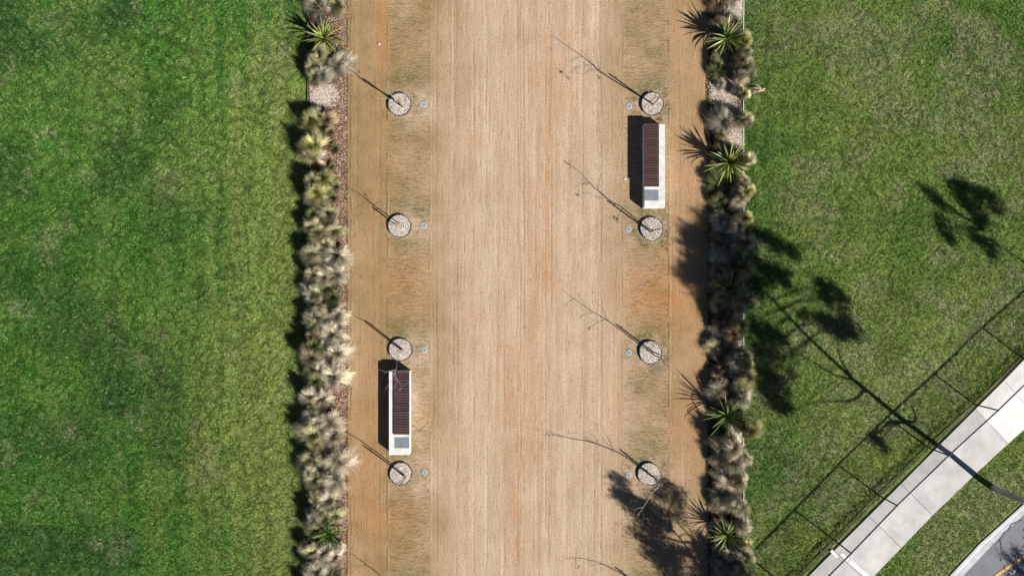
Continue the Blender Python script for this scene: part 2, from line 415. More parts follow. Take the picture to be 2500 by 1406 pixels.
def sheet(name, x0, x1, y0, y1, d, colf, mat, keep=None, hf=None):
    nx = int((x1 - x0) / d) + 1; ny = int((y1 - y0) / d) + 1
    X, Y = np.meshgrid(np.linspace(x0, x1, nx), np.linspace(y0, y1, ny)); x = X.ravel(); y = Y.ravel()
    z = np.zeros_like(x) if hf is None else hf(x, y)
    i = np.arange(nx * ny).reshape(ny, nx)
    Fc = np.stack([i[:-1, :-1], i[:-1, 1:], i[1:, 1:], i[1:, :-1]], -1).reshape(-1, 4)
    if keep is not None:
        k = keep(x[Fc].mean(1), y[Fc].mean(1)); Fc = Fc[k]
    c = colf(x, y)
    return link(name, mesh_np(name, np.stack([x, y, z], 1), Fc, c, True), mat, kind='structure')

YB = 15.0
BL0, BL1 = (750 - 1250) * S, (849 - 1250) * S         # left bed
BR0, BR1 = (1731 - 1250) * S, (1815 - 1250) * S       # right bed
lawn_h = lambda x, y: .035 * (fbm(x, y, 1.4, 70, 3) - .5) - .012
sheet("lawn", -27, BL0, -YB, YB, .10, lawn_col, M['lawn'], hf=lawn_h)
def keep_r(x, y):
    px, py = topx(x, y)
    return side(px, py, K0) < 1
sheet("lawn", BR1, 27, -17, YB, .10, lawn_col, M['lawn'], keep_r, lawn_h)

# grass blades standing on the lawns: nobody could count them
def grass_blades(name, x0, x1, n, keep, tall=1.0, y0=-12.2, y1=12.2, pts=None, rs=1):
    r = np.random.default_rng(rs)
    if pts is None:
        x = r.uniform(x0, x1, n); y = r.uniform(y0, y1, n)
        cl = .8 * vn(x * .82 + y * .57, y * .82 - x * .57, .115, 80) + .8 * vn(x * .5 - y * .87, y * .5 + x * .87, .057, 90)             # blades bunch together
        k = (cl + .55 * r.random(n)) > .85
        x, y = x[k], y[k]
        k = keep(x, y); x, y = x[k], y[k]
    else: x, y = pts
    n = len(x)
    a = 2 * math.pi * (vn(x * .7 + y * .7, y * .7 - x * .7, .25, 95) * 1.6 + .45 * r.random(n)); el = np.radians(r.uniform(18, 75, n))
    ln = tall * r.uniform(.035, .08, n); w = r.uniform(.009, .016, n) * (1 + .3 * (tall - 1))
    dx, dy = np.cos(a), np.sin(a); z = lawn_h(x, y)
    A = np.stack([x - dy * w, y + dx * w, z - .004], 1); B = np.stack([x + dy * w, y - dx * w, z - .004], 1)
    T = np.stack([x + dx * ln * np.cos(el), y + dy * ln * np.cos(el), z + ln * np.sin(el)], 1)
    V = np.stack([A, B, T], 1).reshape(-1, 3)
    c = lawn_col(x, y); cb = np.clip(ss(.2, .8, vn(x * .34 + y * .94, y * .34 - x * .94, .085, 83)) * .45 + .75 * (r.random(n) - .12), 0, 1); c = np.concatenate([c, cb[:, None]], 1)
    o = link(name, mesh_np(name, V, np.arange(3 * n).reshape(-1, 3), np.repeat(c, 3, 0)), M['blade'])
    return o
o = grass_blades("lawn_grass", -20.3, BL0 + .12, 620000, lambda x, y: x < BL0 + .10 * vn(x, y, .5, 3))
tag(o, "short mown green grass on the wide left lawn", "grass", kind='stuff')
def keep_r2(x, y):
    px, py = topx(x, y)
    return (x > BR1 - .02) & (((side(px, py, U) < -9)) | ((side(px, py, L) > 3 - 7 * vn(x, y, .22, 5)) & (side(px, py, K0) < -4)))
o = grass_blades("lawn_grass", BR1, 20.3, 520000, keep_r2, rs=2)
tag(o, "patchy green and straw grass right of the beds, reaching past the footpath", "grass", kind='stuff')

# gravel path
PITS = [(976, 256), (976, 552), (978, 853), (979, 1155), (980, 1458), (1592, 255), (1590, 559), (1587, 860), (1585, 1156), (1585, 1455)]
FUR = [1066, 1108, 1114, 1156, 1187, 1193, 1229, 1263, 1270, 1277, 1331, 1338, 1345, 1419, 1423, 1466]
def rake_band(px, py, x, y):
    w = 3 * (vn(x, y, .5, 2) - .5)
    a = ss(944, 950, px + w) * (1 - ss(1046, 1054, px + w)); b = ss(1518, 1526, px + w) * (1 - ss(1631, 1637, px + w))
    return np.clip(a + b, 0, 1)
def path_col(x, y):
    px, py = topx(x, y)
    n = fbm(x, y, 1.3, 101, 4); nf = fbm(x, y, .4, 111, 3); st = vn(x, y, .3, 121, 7.); st2 = vn(x, y, .7, 122, 12.)
    band = rake_band(px, py, x, y)
    lite = ss(1000, 1180, px) * (1 - ss(1400, 1610, px)) * .86 + .14
    lite = lite + .8 * (n - .5) + .3 * (st2 - .5) - .12 * ss(850, 1000, py) * 0
    lite = lite + .12 * band
    org = .55 * blob(px, py, 932, 60, 16, 150) + .10 * blob(px, py, 915, 450, 30, 420) + .45 * blob(px, py, 990, 690, 50, 70) * (.2 + 1.4 * nf) + .14 * blob(px, py, 938, 300, 8, 260)
    org = org + (.42 * blob(px, py, 1337, 420, 7, 300) + .3 * blob(px, py, 1334, 60, 6, 160) + .34 * blob(px, py, 1262, 1230, 6, 260)) * (.4 + 1.1 * vn(x, y, .5, 123, 1.6)) + .16 * blob(px, py, 1325, 400, 40, 330) + .22 * ss(.45, .8, fbm(x, y, .5, 125, 3, 1.5)) * blob(px, py, 1330, 500, 60, 300) + .22 * blob(px, py, 1290, 900, 45, 350)
    org = org + .40 * blob(px, py, 1670, 740, 50, 130) + .65 * blob(px, py, 1580, 720, 70, 75) * (.2 + 1.4 * nf) + .36 * blob(px, py, 1660, 1040, 30, 90) + .18 * blob(px, py, 1675, 200, 45, 400) + .15 * blob(px, py, 1660, 480, 40, 90)
    org = org * 1.25 + .40 * blob(px, py, 960, 1260, 60, 60) + .30 * blob(px, py, 890, 1200, 40, 200) + .22 * ss(.55, .8, n) + .18 * ss(.6, .85, st)
    moss = .15 * ss(.5, .75, nf) * band + .35 * blob(px, py, 853, 500, 9, 2000) * (.5 + n)
    moss = moss + .25 * blob(px, py, 1720, 0, 20, 200)
    for i, (cx, cy) in enumerate(PITS):
        d = np.hypot(px - cx, py - cy); rgt = i >= 5
        ring = np.exp(-((d - 38) / 16) ** 2)
        moss = moss + (.95 if rgt else .45) * ring * ss(.3, .65, nf) + .35 * blob(px, py, cx + (-50 if rgt else 58), cy - 10, 30, 34) * ss(.35, .7, nf)
        moss = moss + .5 * blob(px, py, cx, cy - 58, 60, 24) + .22 * blob(px, py, cx + 5, cy + 70, 60, 30)
        sand = (.55 if rgt else 1.0) * blob(px, py, cx + (8 if rgt else 45), cy + 4, 45, 48)
        lite = lite + sand * (.45 + .8 * nf)
    lite = lite + .55 * blob(px, py, 1018, 960, 22, 130) * (.4 + nf) + .35 * blob(px, py, 1637, 440, 14, 100)
    moss = moss + .3 * blob(px, py, 1008, 1075, 9, 30) + .25 * blob(px, py, 1000, 120, 50, 150) * nf + .25 * blob(px, py, 1580, 80, 50, 90) * nf + .2 * blob(px, py, 1575, 950, 50, 80) * nf
    for i, e in enumerate(FUR):
        w = 2.5 * (vn(x, y, 3., 160 + i) - .5)
        moss = moss + .22 * np.exp(-((px + w - e) / 1.6) ** 2) * ss(.35, .7, vn(x, y, 1.1, 170 + i))  # furrow shade put into the colour, borrowing the moss tint
    moss = moss + .35 * ss(.55, .8, fbm(x, y, .8, 180, 3)) * band
    c = np.clip(np.stack([org, moss, lite], 1), 0, 1)
    return np.concatenate([c, band[:, None]], 1)
def path_h(x, y):
    px, py = topx(x, y)
    h = .010 * (fbm(x, y, .9, 130, 3) - .5)
    h = h - .006 * ss(.62, .9, vn(x, y, .09, 131, 5.)) * (1 - rake_band(px, py, x, y))
    w = 3 * (vn(x, y, .5, 2) - .5)
    for e, a in ((947, .020), (1050, .012), (1521, .009), (1634, .015), (858, .012)):    # little windrows at the rake's edge
        h = h + a * np.exp(-((px + w - e) / 1.9) ** 2) * ss(.25, .7, vn(x, y, .25, 140 + e))
        h = h - .6 * a * np.exp(-((px + w - e + 3.5) / 1.8) ** 2) * ss(.25, .7, vn(x, y, .25, 140 + e))
    for i, e in enumerate(FUR):
        w = 2.5 * (vn(x, y, 3., 160 + i) - .5)
        h = h - .013 * np.exp(-((px + w - e) / 1.6) ** 2) * ss(.3, .6, vn(x, y, 1.1, 170 + i))
    # a heart drawn in the sand right of the left bench
    t = np.linspace(0, 2 * math.pi, 60); hx = 1026 + 1.05 * (16 * np.sin(t) ** 3) * 1.0; hy = 1029 - 1.15 * (13 * np.cos(t) - 5 * np.cos(2 * t) - 2 * np.cos(3 * t) - np.cos(4 * t))
    m = (abs(px - 1026) < 40) & (abs(py - 1030) < 40)
    if m.any():
        d = np.min(np.hypot(px[m][:, None] - hx[None], py[m][:, None] - hy[None]), 1)
        h[m] += -.010 * np.exp(-(d / 2.0) ** 2) + .007 * np.exp(-((d - 4.2) / 2.0) ** 2)
    return h
sheet("gravel_path", BL1 + .004, BR0 - .004, -12.6, 12.6, .034, path_col, M['path'], hf=path_h)
for yy0, yy1 in ((-YB - 5, -12.6), (12.6, YB + 5)):
    sheet("gravel_path", BL1 + .004, BR0 - .004, yy0, yy1, .2, path_col, M['path'])

bed_h = lambda x, y: .03 + .05 * (fbm(x, y, .5, 150, 3) - .5)
nocol = lambda x, y: np.zeros((len(x), 3))
sheet("planting_bed", BL0 + .01, BL1, -YB, YB, .08, nocol, M['bed'], hf=bed_h)
sheet("planting_bed", BR0, BR1 - .01, -YB, YB, .08, nocol, M['bed'], hf=bed_h)

def chips(name, x, y, z, size, mat, parent=None, r=None, flat=.4):
    r = r or np.random.default_rng(11); n = len(x)
    s = size * r.uniform(.55, 1.5, n); a = r.uniform(0, 6.28, n); asp = r.uniform(.45, 1., n)
    P = []
    for q, (ux, uy) in enumerate(((1, 0), (0, 1), (-1, 0), (0, -1))):
        jx = ux * r.uniform(.7, 1.3, n) * s; jy = uy * r.uniform(.7, 1.3, n) * s * asp
        P.append(np.stack([x + jx * np.cos(a) - jy * np.sin(a), y + jx * np.sin(a) + jy * np.cos(a), z + r.uniform(-.3, .5, n) * s * flat], 1))
    P.append(np.stack([x + r.uniform(-.3, .3, n) * s, y + r.uniform(-.3, .3, n) * s, z + s * flat * r.uniform(.7, 1.8, n)], 1))
    V = np.stack(P, 1).reshape(-1, 3); b = np.arange(n)[:, None, None] * 5
    Fc = (b + np.array([[0, 1, 4], [1, 2, 4], [2, 3, 4], [3, 0, 4]])[None]).reshape(-1, 3)
    c = np.repeat(np.concatenate([r.random((n, 1)), np.zeros((n, 2))], 1), 5, 0)
    o = link(name, mesh_np(name, V, Fc, c), mat, parent); o['kind'] = 'stuff'; return o

r = np.random.default_rng(21)
n = 30000
x = (r.triangular(775, 842, 850, n) + 11 * (r.random(n) ** 4) - 1250) * S; y = r.uniform(-12, 12, n)
px, py = topx(x, y); k = (px < 849 + 9 * (vn(x, y, .3, 7) - .35)); x, y = x[k], y[k]
tag(chips("bark_chips", x, y, bed_h(x, y) - .002 - .03 * ss(846, 852, topx(x, y)[0]), .024, M['chip'], r=r), "red brown and pinkish chips along the path edge of the left bed", "bark chips")
n = 3600
x = (790 + 17 * r.standard_normal(n) - 1250) * S; y = -(232 + 14 * r.standard_normal(n) - 703) * S
k = (x < BL1) & (x > BL0 + .1); x, y = x[k], y[k]
tag(chips("pale_gravel", x, y, bed_h(x, y) + .004, .020, M['gravel'], r=r), "whitish gravel patch in the bare gap near the top of the left bed", "gravel")
n = 26000
x = r.uniform(1726, 1815, n); x = (x - 1250) * S; y = r.uniform(-12, 12, n)
tag(chips("leaf_mulch", x, y, bed_h(x, y) - .002, .028, M['mulch_dark'], r=r), "dark brown leaf mulch covering the soil of the right bed", "mulch")
P = [(1772, 222, 16, 24, 3000), (1798, 342, 14, 16, 3000), (1803, 12, 12, 18, 3000), (1795, 1062, 14, 14, 1600), (1748, 215, 8, 26, 900), (1805, 880, 6, 40, 1200)]
xs = np.concatenate([cx + rx * r.standard_normal(m) for cx, cy, rx, ry, m in P]); ys = np.concatenate([cy + ry * r.standard_normal(m) for cx, cy, rx, ry, m in P])
k = (xs > 1726) & (xs < 1813); x = (xs[k] - 1250) * S; y = -(ys[k] - 703) * S
tag(chips("pale_gravel", x, y, bed_h(x, y) + .006, .020, M['gravel'], r=r), "grey white gravel showing in the open gaps of the right bed", "gravel")
# loose grit, crumbs and leaf bits on the path
n = 5200
x = r.uniform(BL1 + .05, BR0 - .05, n); y = r.uniform(-11.5, 11.5, n)
k = r.random(n) < .35 + .65 * ((topx(x, y)[0] < 1060) | (topx(x, y)[0] > 1500)); x, y = x[k], y[k]
tag(chips("loose_grit", x, y, path_h(x, y), .009, M['gravel'], r=r), "pale grit scattered over the raked dirt path", "grit")
n = 700
x = r.uniform(BL1 + .05, BR0 - .05, n); y = r.uniform(-11.5, 11.5, n)
tag(chips("dirt_crumbs", x, y, path_h(x, y), .017, M['mulch_dark'], r=r), "dark crumbs of soil and leaf bits scattered over the dirt path", "crumbs")

# ------------------------------------------------------------------ bed edging boards
def boards(px, ys, mat, label, w=.022, top=.055, grp=None):
    root = empty("garden_edging", G(px, (ys[0] + ys[-1]) / 2))
    tag(root, label, "edging", grp)
    x = 0
    cy = root.location.y
    for a, b in zip(ys[:-1], ys[1:]):
        m = MB(); m.box(x - w / 2, x + w / 2, -(b - 703) * S - cy + .006, -(a - 703) * S - cy - .006, -.08, top, .004)
        o = m.build("board", mat, root); o.rotation_euler = (0, 0, random.uniform(-.0015, .0015)); o.location.x = random.uniform(-.006, .006)
    return root
ys = [-180, 40, 270, 500, 730, 960, 1190, 1420, 1600]
boards(1814.5, ys, M['white_board'], "bleached thin timber edging between the right bed and the right lawn", top=.065, w=.03)
boards(752.5, [y + 60 for y in ys], M['brown_board'], "weathered brown timber edging between the left bed and the left lawn", top=.06)
boards(849, [y + 20 for y in ys], M['brown_board'], "low brown timber edging between the left bed and the dirt path", top=.016, w=.014)

# ------------------------------------------------------------------ footpath, verge, kerb, road
fp = empty("footpath", G(2200, 1260)); fp['kind'] = 'structure'
inv = -fp.location
for i in range(len(U) - 1):
    a, b, c, d = G(*U[i]), G(*U[i + 1]), G(*L[i + 1]), G(*L[i])
    t1 = (b - a).normalized() * .006; t2 = (c - d).normalized() * .006
    q = [a + t1, d + t2, c - t2, b - t1]
    q = [p + inv for p in q]
    # top face with a small rounded arris
    m = MB(); cen = sum(q, Vector()) / 4
    V = []
    for z, ins in ((-.06, 0), (.028, 0), (.036, .010)):
        for p in q: V.append(p + (cen - p).normalized() * ins + Vector((0, 0, z)))
    Fc = [(8, 9, 10, 11)] + [(l + j, l + (j + 1) % 4, l + 4 + (j + 1) % 4, l + 4 + j) for l in (0, 4) for j in range(4)]
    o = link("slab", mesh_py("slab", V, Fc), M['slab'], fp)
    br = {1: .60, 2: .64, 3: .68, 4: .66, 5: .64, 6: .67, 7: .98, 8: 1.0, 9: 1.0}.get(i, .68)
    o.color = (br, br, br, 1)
# white strips painted on the footpath
m = MB()
def strip(p, q, w, z0, z1, mb):
    d = (q - p).normalized(); nn = Vector((-d.y, d.x, 0)) * w / 2
    mb.prism([p - nn, q - nn, q + nn, p + nn], z0, z1)
for A, B, w in (((2028, 1342), (2044, 1359), 8), ((2052, 1350), (2070, 1366), 9), ((2072, 1368), (2118, 1406), 9)):
    m = MB(); strip(G(*A), G(*B), w * S, .0405, .042, m)
    o = m.build("painted_strip", M['white'], None); tag(o, None, None)
    o.parent = fp; o.location = inv

kb = empty("kerb", G(2391, 1340)); kb['kind'] = 'structure'; inv = -kb.location
for i in range(len(K0) - 1):
    n = max(1, int(round((G(*K0[i + 1]) - G(*K0[i])).length / 1.55)))
    for j in range(n):
        A = [G(*K0[i]).lerp(G(*K0[i + 1]), (j + e) / n) for e in (0, 1)]; B = [G(*K1[i]).lerp(G(*K1[i + 1]), (j + e) / n) for e in (0, 1)]
        d = (A[1] - A[0]).normalized() * .004
        A = [A[0] + d, A[1] - d]; B = [B[0] + d, B[1] - d]
        V = []; prof = [(0, -.25), (0, .012), (.02, .022), (.22, .020), (.27, .0), (.40, -.075), (.5, -.092), (.97, -.088), (1., -.094), (1., -.25)]
        for e in (0, 1):
            for t, z in prof: p = A[e].lerp(B[e], t) + inv; V.append((p.x, p.y, z))
        k = len(prof)
        Fc = [(q, q + 1, k + q + 1, k + q) for q in range(k - 1)] + [tuple(range(k)), tuple(reversed(range(k, 2 * k)))]
        Fc = [tuple(reversed(f)) for f in Fc]
        link("kerb_stone", mesh_py("kerb_stone", V, Fc), M['kerb'], kb)
pts = [G(*p) for p in K1]
V = []; Fc = []
for p in pts: V += [(p.x - .03, p.y + .03, -.098), (p.x + 7.5, p.y - 7.5, -.06)]
for i in range(len(pts) - 1): Fc.append((2 * i, 2 * i + 1, 2 * i + 3, 2 * i + 2))
road = link("road", mesh_py("road", V, Fc), M['road'], kind='structure')
def ribbon(name, P, w, z, mat, parent):
    V = []; Fc = []
    for i, p in enumerate(P):
        d = (P[min(i + 1, len(P) - 1)] - P[max(i - 1, 0)]).normalized(); ww = w[i] if isinstance(w, list) else w
        V += [(p.x - d.y * ww / 2, p.y + d.x * ww / 2, z), (p.x + d.y * ww / 2, p.y - d.x * ww / 2, z)]
    for i in range(len(P) - 1): Fc.append((2 * i + 1, 2 * i + 3, 2 * i + 2, 2 * i))
    return link(name, mesh_py(name, V, Fc), mat, parent)
RZ = -.082
ribbon("yellow_line", [G(2300, 1500), G(2369, 1453), G(2437, 1406), G(2500, 1363), G(2600, 1290), G(2720, 1195)], .11, RZ, M['yellow'], road)
for A, B in (((2469, 1406), (2484, 1394)), ((2440, 1431), (2456, 1417)), ((2505, 1378), (2520, 1366))):
    ribbon("white_dash", [G(*A), G(*B)], .085, RZ, M['white'], road)
cr = [(2500, 1270), (2473, 1281), (2470, 1288), (2464, 1296), (2458, 1300), (2452, 1305), (2450, 1311), (2445, 1320), (2449, 1330), (2448, 1341), (2451, 1350), (2463, 1357), (2475, 1361)]
ribbon("crack", [G(*p) for p in cr], [.02, .03, .03, .025, .02, .025, .03, .035, .025, .02, .018, .012, .008], RZ + .003, M['crack'], road)
ribbon("crack", [G(*p) for p in ((2445, 1320), (2439, 1325), (2433, 1329), (2424, 1329))], [.018, .014, .012, .008], RZ + .003, M['crack'], road)

# soil trench and long grass beside the fence
def off(line, d):
    out = []
    for i, p in enumerate(line):
        a = line[max(i - 1, 0)]; b = line[min(i + 1, len(line) - 1)]
        dx, dy = b[0] - a[0], b[1] - a[1]; l = math.hypot(dx, dy); out.append((p[0] - dy / l * d, p[1] + dx / l * d))
    return out
def dense(line, step=6):
    out = []
    for (ax, ay), (bx, by) in zip(line[:-1], line[1:]):
        n = max(1, int(math.hypot(bx - ax, by - ay) / step)); out += [(ax + (bx - ax) * i / n, ay + (by - ay) * i / n) for i in range(n)]
    return out + [line[-1]]
D = dense(FB)
ribbon("soil_strip", [G(*p) for p in off(D, -4.5)], [(.05 + .10 * float(vn(p[0] * S, p[1] * S, .3, 4))) for p in D], .012, M['soil'], None)['kind'] = 'structure'
rr = np.random.default_rng(5); D = np.array(off(D, -14)); idx = rr.integers(0, len(D), 9000)
x = (D[idx, 0] + rr.normal(0, 3.2, 9000) + rr.uniform(-3, 3, 9000) - 1250) * S; y = -(D[idx, 1] + rr.normal(0, 3.2, 9000) - 703) * S
k = topx(x, y)[0] > 1816; x, y = x[k], y[k]
o = grass_blades("uncut_grass", 0, 0, 0, None, 1.9, pts=(x, y), rs=6)
tag(o, "ragged uncut line of grass along the foot of the wire fence", "grass", kind='stuff')

# ------------------------------------------------------------------ wire fence
FH = 1.25
fe = empty("wire_fence", G(2265, 1092)); tag(fe, "low black wire mesh fence standing along the footpath edge", "fence"); inv = -fe.location
P = [G(*p) + inv for p in FB]
for p in P:
    m = MB(); m.tube([p + Vector((0, 0, -.1)), p + Vector((0, 0, FH - .01))], .027, 8); 
    m.tube([p + Vector((0, 0, FH - .01)), p + Vector((0, 0, FH + .035))], [.032, .022], 8)
    m.build("post", M['fence'], fe, smooth=False)
for i in range(len(P) - 1):
    m = MB(); m.tube([P[i] + Vector((0, 0, FH)), P[i + 1] + Vector((0, 0, FH))], .026, 8, False); m.build("top_rail", M['fence'], fe, smooth=True)
    m = MB(); m.tube([P[i] + Vector((0, 0, .07)), P[i + 1] + Vector((0, 0, .07))], .014, 6, False); m.build("bottom_rail", M['fence'], fe, smooth=True)
m = MB()
for i in range(len(P) - 1):
    A, B = P[i], P[i + 1]; Ln = (B - A).length; d = (B - A) / Ln; Z = FH - .09
    s = -Z
    while s < Ln:
        for sg in (0, 1):
            a0, a1 = max(s, 0), min(s + Z, Ln)
            if a1 - a0 > .02:
                z0, z1 = a0 - s, a1 - s
                if sg: z0, z1 = Z - z0, Z - z1
                m.tube([A + d * a0 + Vector((0, 0, .08 + z0)), A + d * a1 + Vector((0, 0, .08 + z1))], .0021, 3, False)
        s += .075
m.build("wire_mesh", M['fence'], fe, kind='stuff')

# ------------------------------------------------------------------ tree pits
def tree_pit(px, py, label, seed):
    rd = random.Random(seed); R = .430 + rd.uniform(-.01, .012)
    root = empty("tree_pit", G(px, py)); tag(root, label, "tree pit", "round gravel tree pits")
    n = 48; ph = rd.random() * 6; am = rd.uniform(.006, .022)
    rad = [R + am * math.cos(2 * 2 * math.pi * i / n + ph) + .5 * am * math.cos(3 * 2 * math.pi * i / n + 2 * ph) for i in range(n)]
    V = []; Fc = []
    for i in range(n):
        t = 2 * math.pi * i / n; c, s = math.cos(t), math.sin(t)
        for rr_, z in ((rad[i] + .012, -.05), (rad[i] + .012, .075), (rad[i], .075), (rad[i], -.05)): V.append((c * rr_, s * rr_, z))
    for i in range(n):
        j = (i + 1) % n
        for q in range(3): Fc.append((4 * i + q, 4 * j + q, 4 * j + q + 1, 4 * i + q + 1))
    link("edging_ring", mesh_py("edging_ring", V, Fc), M['ring'], root)
    r = np.random.default_rng(seed); m = 3600
    t = r.uniform(0, 2 * math.pi, m); q = np.sqrt(r.random(m)) * (np.interp(t, np.linspace(0, 2 * math.pi, n + 1), rad + [rad[0]]) - .015)
    x, y = q * np.cos(t), q * np.sin(t); z = .052 + .018 * (1 - (q / R) ** 2) + .008 * r.random(m)
    chips("gravel", x, y, z, .0135, M['pit_gravel'], root, r)
    m2 = 330; t = r.uniform(0, 2 * math.pi, m2); q = R + .03 + np.abs(r.normal(0, .07, m2)); x, y = q * np.cos(t), q * np.sin(t)
    chips('spilled_gravel', x, y, np.full(m2, .006), .011, M['gravel'], root, r)
    b = MB(); b.V = [(0, 0, .058)] + [(c[0] * .99, c[1] * .99, .048) for c in [(V[4 * i + 2][0], V[4 * i + 2][1]) for i in range(n)]]
    b.F = [(0, 1 + i, 1 + (i + 1) % n) for i in range(n)]
    b.build("gravel_base", M['soil'], root)
    return root
ORD = ["topmost", "second from the top", "third from the top", "fourth from the top", "lowest"]
extra = {(0, 0): ", reddish leaves on it", (0, 3): ", just below the left bench", (1, 0): ", just above the right bench", (1, 1): ", just below the right bench", (1, 2): ", rimmed with green moss", (1, 3): ", at a tree shadow", (0, 2): ", just above the left bench", (0, 1): ", in pale sand"}
for i, (px, py) in enumerate(PITS):
    s, k = divmod(i, 5)
    tree_pit(px, py, "gravel tree pit, %s of the %s row%s" % (ORD[k], ("left", "right")[s], extra.get((s, k), "")), 40 + i)

# ------------------------------------------------------------------ young bare trees
def curve(P, n=4, wob=.012, rd=random):
    out = []
    P = [Vector(p) for p in P]
    for i in range(len(P) - 1):
        a, b = P[max(i - 1, 0)], P[i]; c, d = P[i + 1], P[min(i + 2, len(P) - 1)]
        for k in range(n):
            t = k / n
            q = .5 * ((2 * b) + (c - a) * t + (2 * a - 5 * b + 4 * c - d) * t * t + (3 * b - a - 3 * c + d) * t ** 3)
            if i + k: q = q + Vector((rd.uniform(-wob, wob), rd.uniform(-wob, wob), rd.uniform(-wob, wob)))
            out.append(q)
    return out + [P[-1]]
def zs(base, px, py):         # height whose shadow, cast from the base, reaches px,py
    return max(.0, ((base[0] - px) * math.cos(AZ) + (base[1] - py) * math.sin(AZ)) * S / K)
def twiggy(mb, p, d, ln, r0, rd, depth):
    n = 4; pts = [p]; rad = [r0]
    for i in range(n):
        d = (d + Vector((rd.uniform(-.22, .22), rd.uniform(-.22, .22), rd.uniform(-.12, .22)))).normalized()
        pts.append(pts[-1] + d * ln / n); rad.append(r0 * (1 - .75 * (i + 1) / n))
        if depth > 0 and i >= 1 and rd.random() < .75:
            dd = (d + Vector((rd.uniform(-.9, .9), rd.uniform(-.9, .9), rd.uniform(-.3, .6)))).normalized()
            twiggy(mb, pts[-1], dd, ln * rd.uniform(.35, .6), r0 * .55, rd, depth - 1)
    mb.tube(pts, rad, 4, False)
def leaf_quads(mb, p, n, rd, s=.05, spread=.06):
    for _ in range(n):
        c = p + Vector([rd.uniform(-spread, spread) for _ in range(3)]); a = Vector([rd.uniform(-1, 1) for _ in range(3)]).normalized(); b = a.orthogonal().normalized()
        k = len(mb.V); q = s * rd.uniform(.6, 1.2)
        mb.V += [tuple(c - a * q), tuple(c + b * q * .35 + a.cross(b) * q * .12), tuple(c + a * q), tuple(c - b * q * .35 + a.cross(b) * q * .12)]; mb.F.append((k, k + 1, k + 2, k + 3))
def young_tree(base, trunk, limbs, leaves, label, seed, r0=.022, twigs=1):
    rd = random.Random(seed); b = G(base[0], base[1], .05)
    root = empty("young_tree", b); tag(root, label, "tree", "young bare trees along the path"); inv = -b
    T = curve([Vector((b.x, b.y, -.08 + .05))] + trunk, 4, .006, rd)
    n = len(T); m = MB(); m.tube([p + inv for p in T], [r0 * (1 - .86 * (i / (n - 1)) ** .9) + .002 for i in range(n)], 7)
    m.build("trunk", M['bark'], root, smooth=True)
    for lm in limbs:
        st = min(T, key=lambda q: (q - lm[0]).length)
        Pq = curve([st] + lm[1:], 2, .012, rd); k = len(Pq); m = MB()
        rr0 = .005
        m.tube([p + inv for p in Pq], [rr0 * (1 - .7 * i / (k - 1)) + .0015 for i in range(k)], 5, False)
        for q in range(1, k, 2):
            if twigs and rd.random() < .8:
                d = (Pq[q] - Pq[q - 1]).normalized() + Vector((rd.uniform(-.8, .8), rd.uniform(-.8, .8), rd.uniform(-.2, .7)))
                twiggy(m, Pq[q] + inv, d.normalized(), rd.uniform(.15, .40), .0032, rd, twigs)
        m.build("branch", M['twig'], root, smooth=True)
    if leaves:
        m = MB()
        for p in leaves: leaf_quads(m, p + inv, 5, rd)
        m.build("dead_leaves", M['dead_leaf'], root)
    return root
def stake(px, py, h, lean, label, seed):
    rd = random.Random(seed); root = empty("tree_stake", G(px, py, 0)); tag(root, label, "stake", "timber tree stakes")
    m = MB(); w = .02; t = Vector(lean)
    for a, b in ((-.1, h),):
        V = [Vector((sx * w, sy * w, a)) for sx, sy in ((-1, -1), (1, -1), (1, 1), (-1, 1))] + [Vector((sx * w * .9 + t.x, sy * w * .9 + t.y, b)) for sx, sy in ((-1, -1), (1, -1), (1, 1), (-1, 1))]
        m.V = V; m.F = [(3, 2, 1, 0), (4, 5, 6, 7), (0, 1, 5, 4), (1, 2, 6, 5), (2, 3, 7, 6), (3, 0, 4, 7)]
    m.build("post", M['stake'], root)
    m = MB(); c = Vector((t.x * .8, t.y * .8, h * .86)); m.tube([c + Vector((.055 * math.cos(a) + .03, .04 * math.sin(a), .004 * a)) for a in [i * math.pi / 5 for i in range(11)]], .007, 5)
    m.build("tie", M['tie'], root, smooth=True)
def S_(base, px, py, dz=0.0):
    z = zs(base, px, py) + dz; return SP(px, py, z)
Nn = {0: "topmost", 1: "second", 2: "third", 3: "fourth", 4: "lowest"}
# right row: limbs follow the shadows they throw on the path
B = (1588, 250)
young_tree(B, [S_(B, 1567, 238), S_(B, 1475, 182), S_(B, 1450, 161), S_(B, 1422, 139), S_(B, 1387, 115), S_(B, 1349, 88)],
  [[S_(B, 1468, 172), S_(B, 1460, 155), S_(B, 1456, 139, .1), S_(B, 1452, 115, .15)], [S_(B, 1448, 160), S_(B, 1430, 159), S_(B, 1408, 164, .1), S_(B, 1391, 180, .2)],
   [S_(B, 1470, 175), S_(B, 1447, 170, .1), S_(B, 1422, 182, .2), S_(B, 1407, 175, .25), S_(B, 1406, 163, .3)], [S_(B, 1422, 139), S_(B, 1405, 140, -.1), S_(B, 1395, 150, -.1)],
   [S_(B, 1475, 182), VP(1604, 232, 1.6), VP(1606, 214, 1.9), VP(1612, 205, 2.1)], [S_(B, 1475, 182), VP(1590, 236, 1.6), VP(1582, 222, 1.8)]],
  [SP(1365, 172, 2.6), SP(1371, 177, 2.6), SP(1386, 187, 2.4), SP(1391, 190, 2.4), SP(1462, 190, 1.6)], "bare young tree above the right bench, topmost of the right row", 1, .03)
B = (1594, 562)
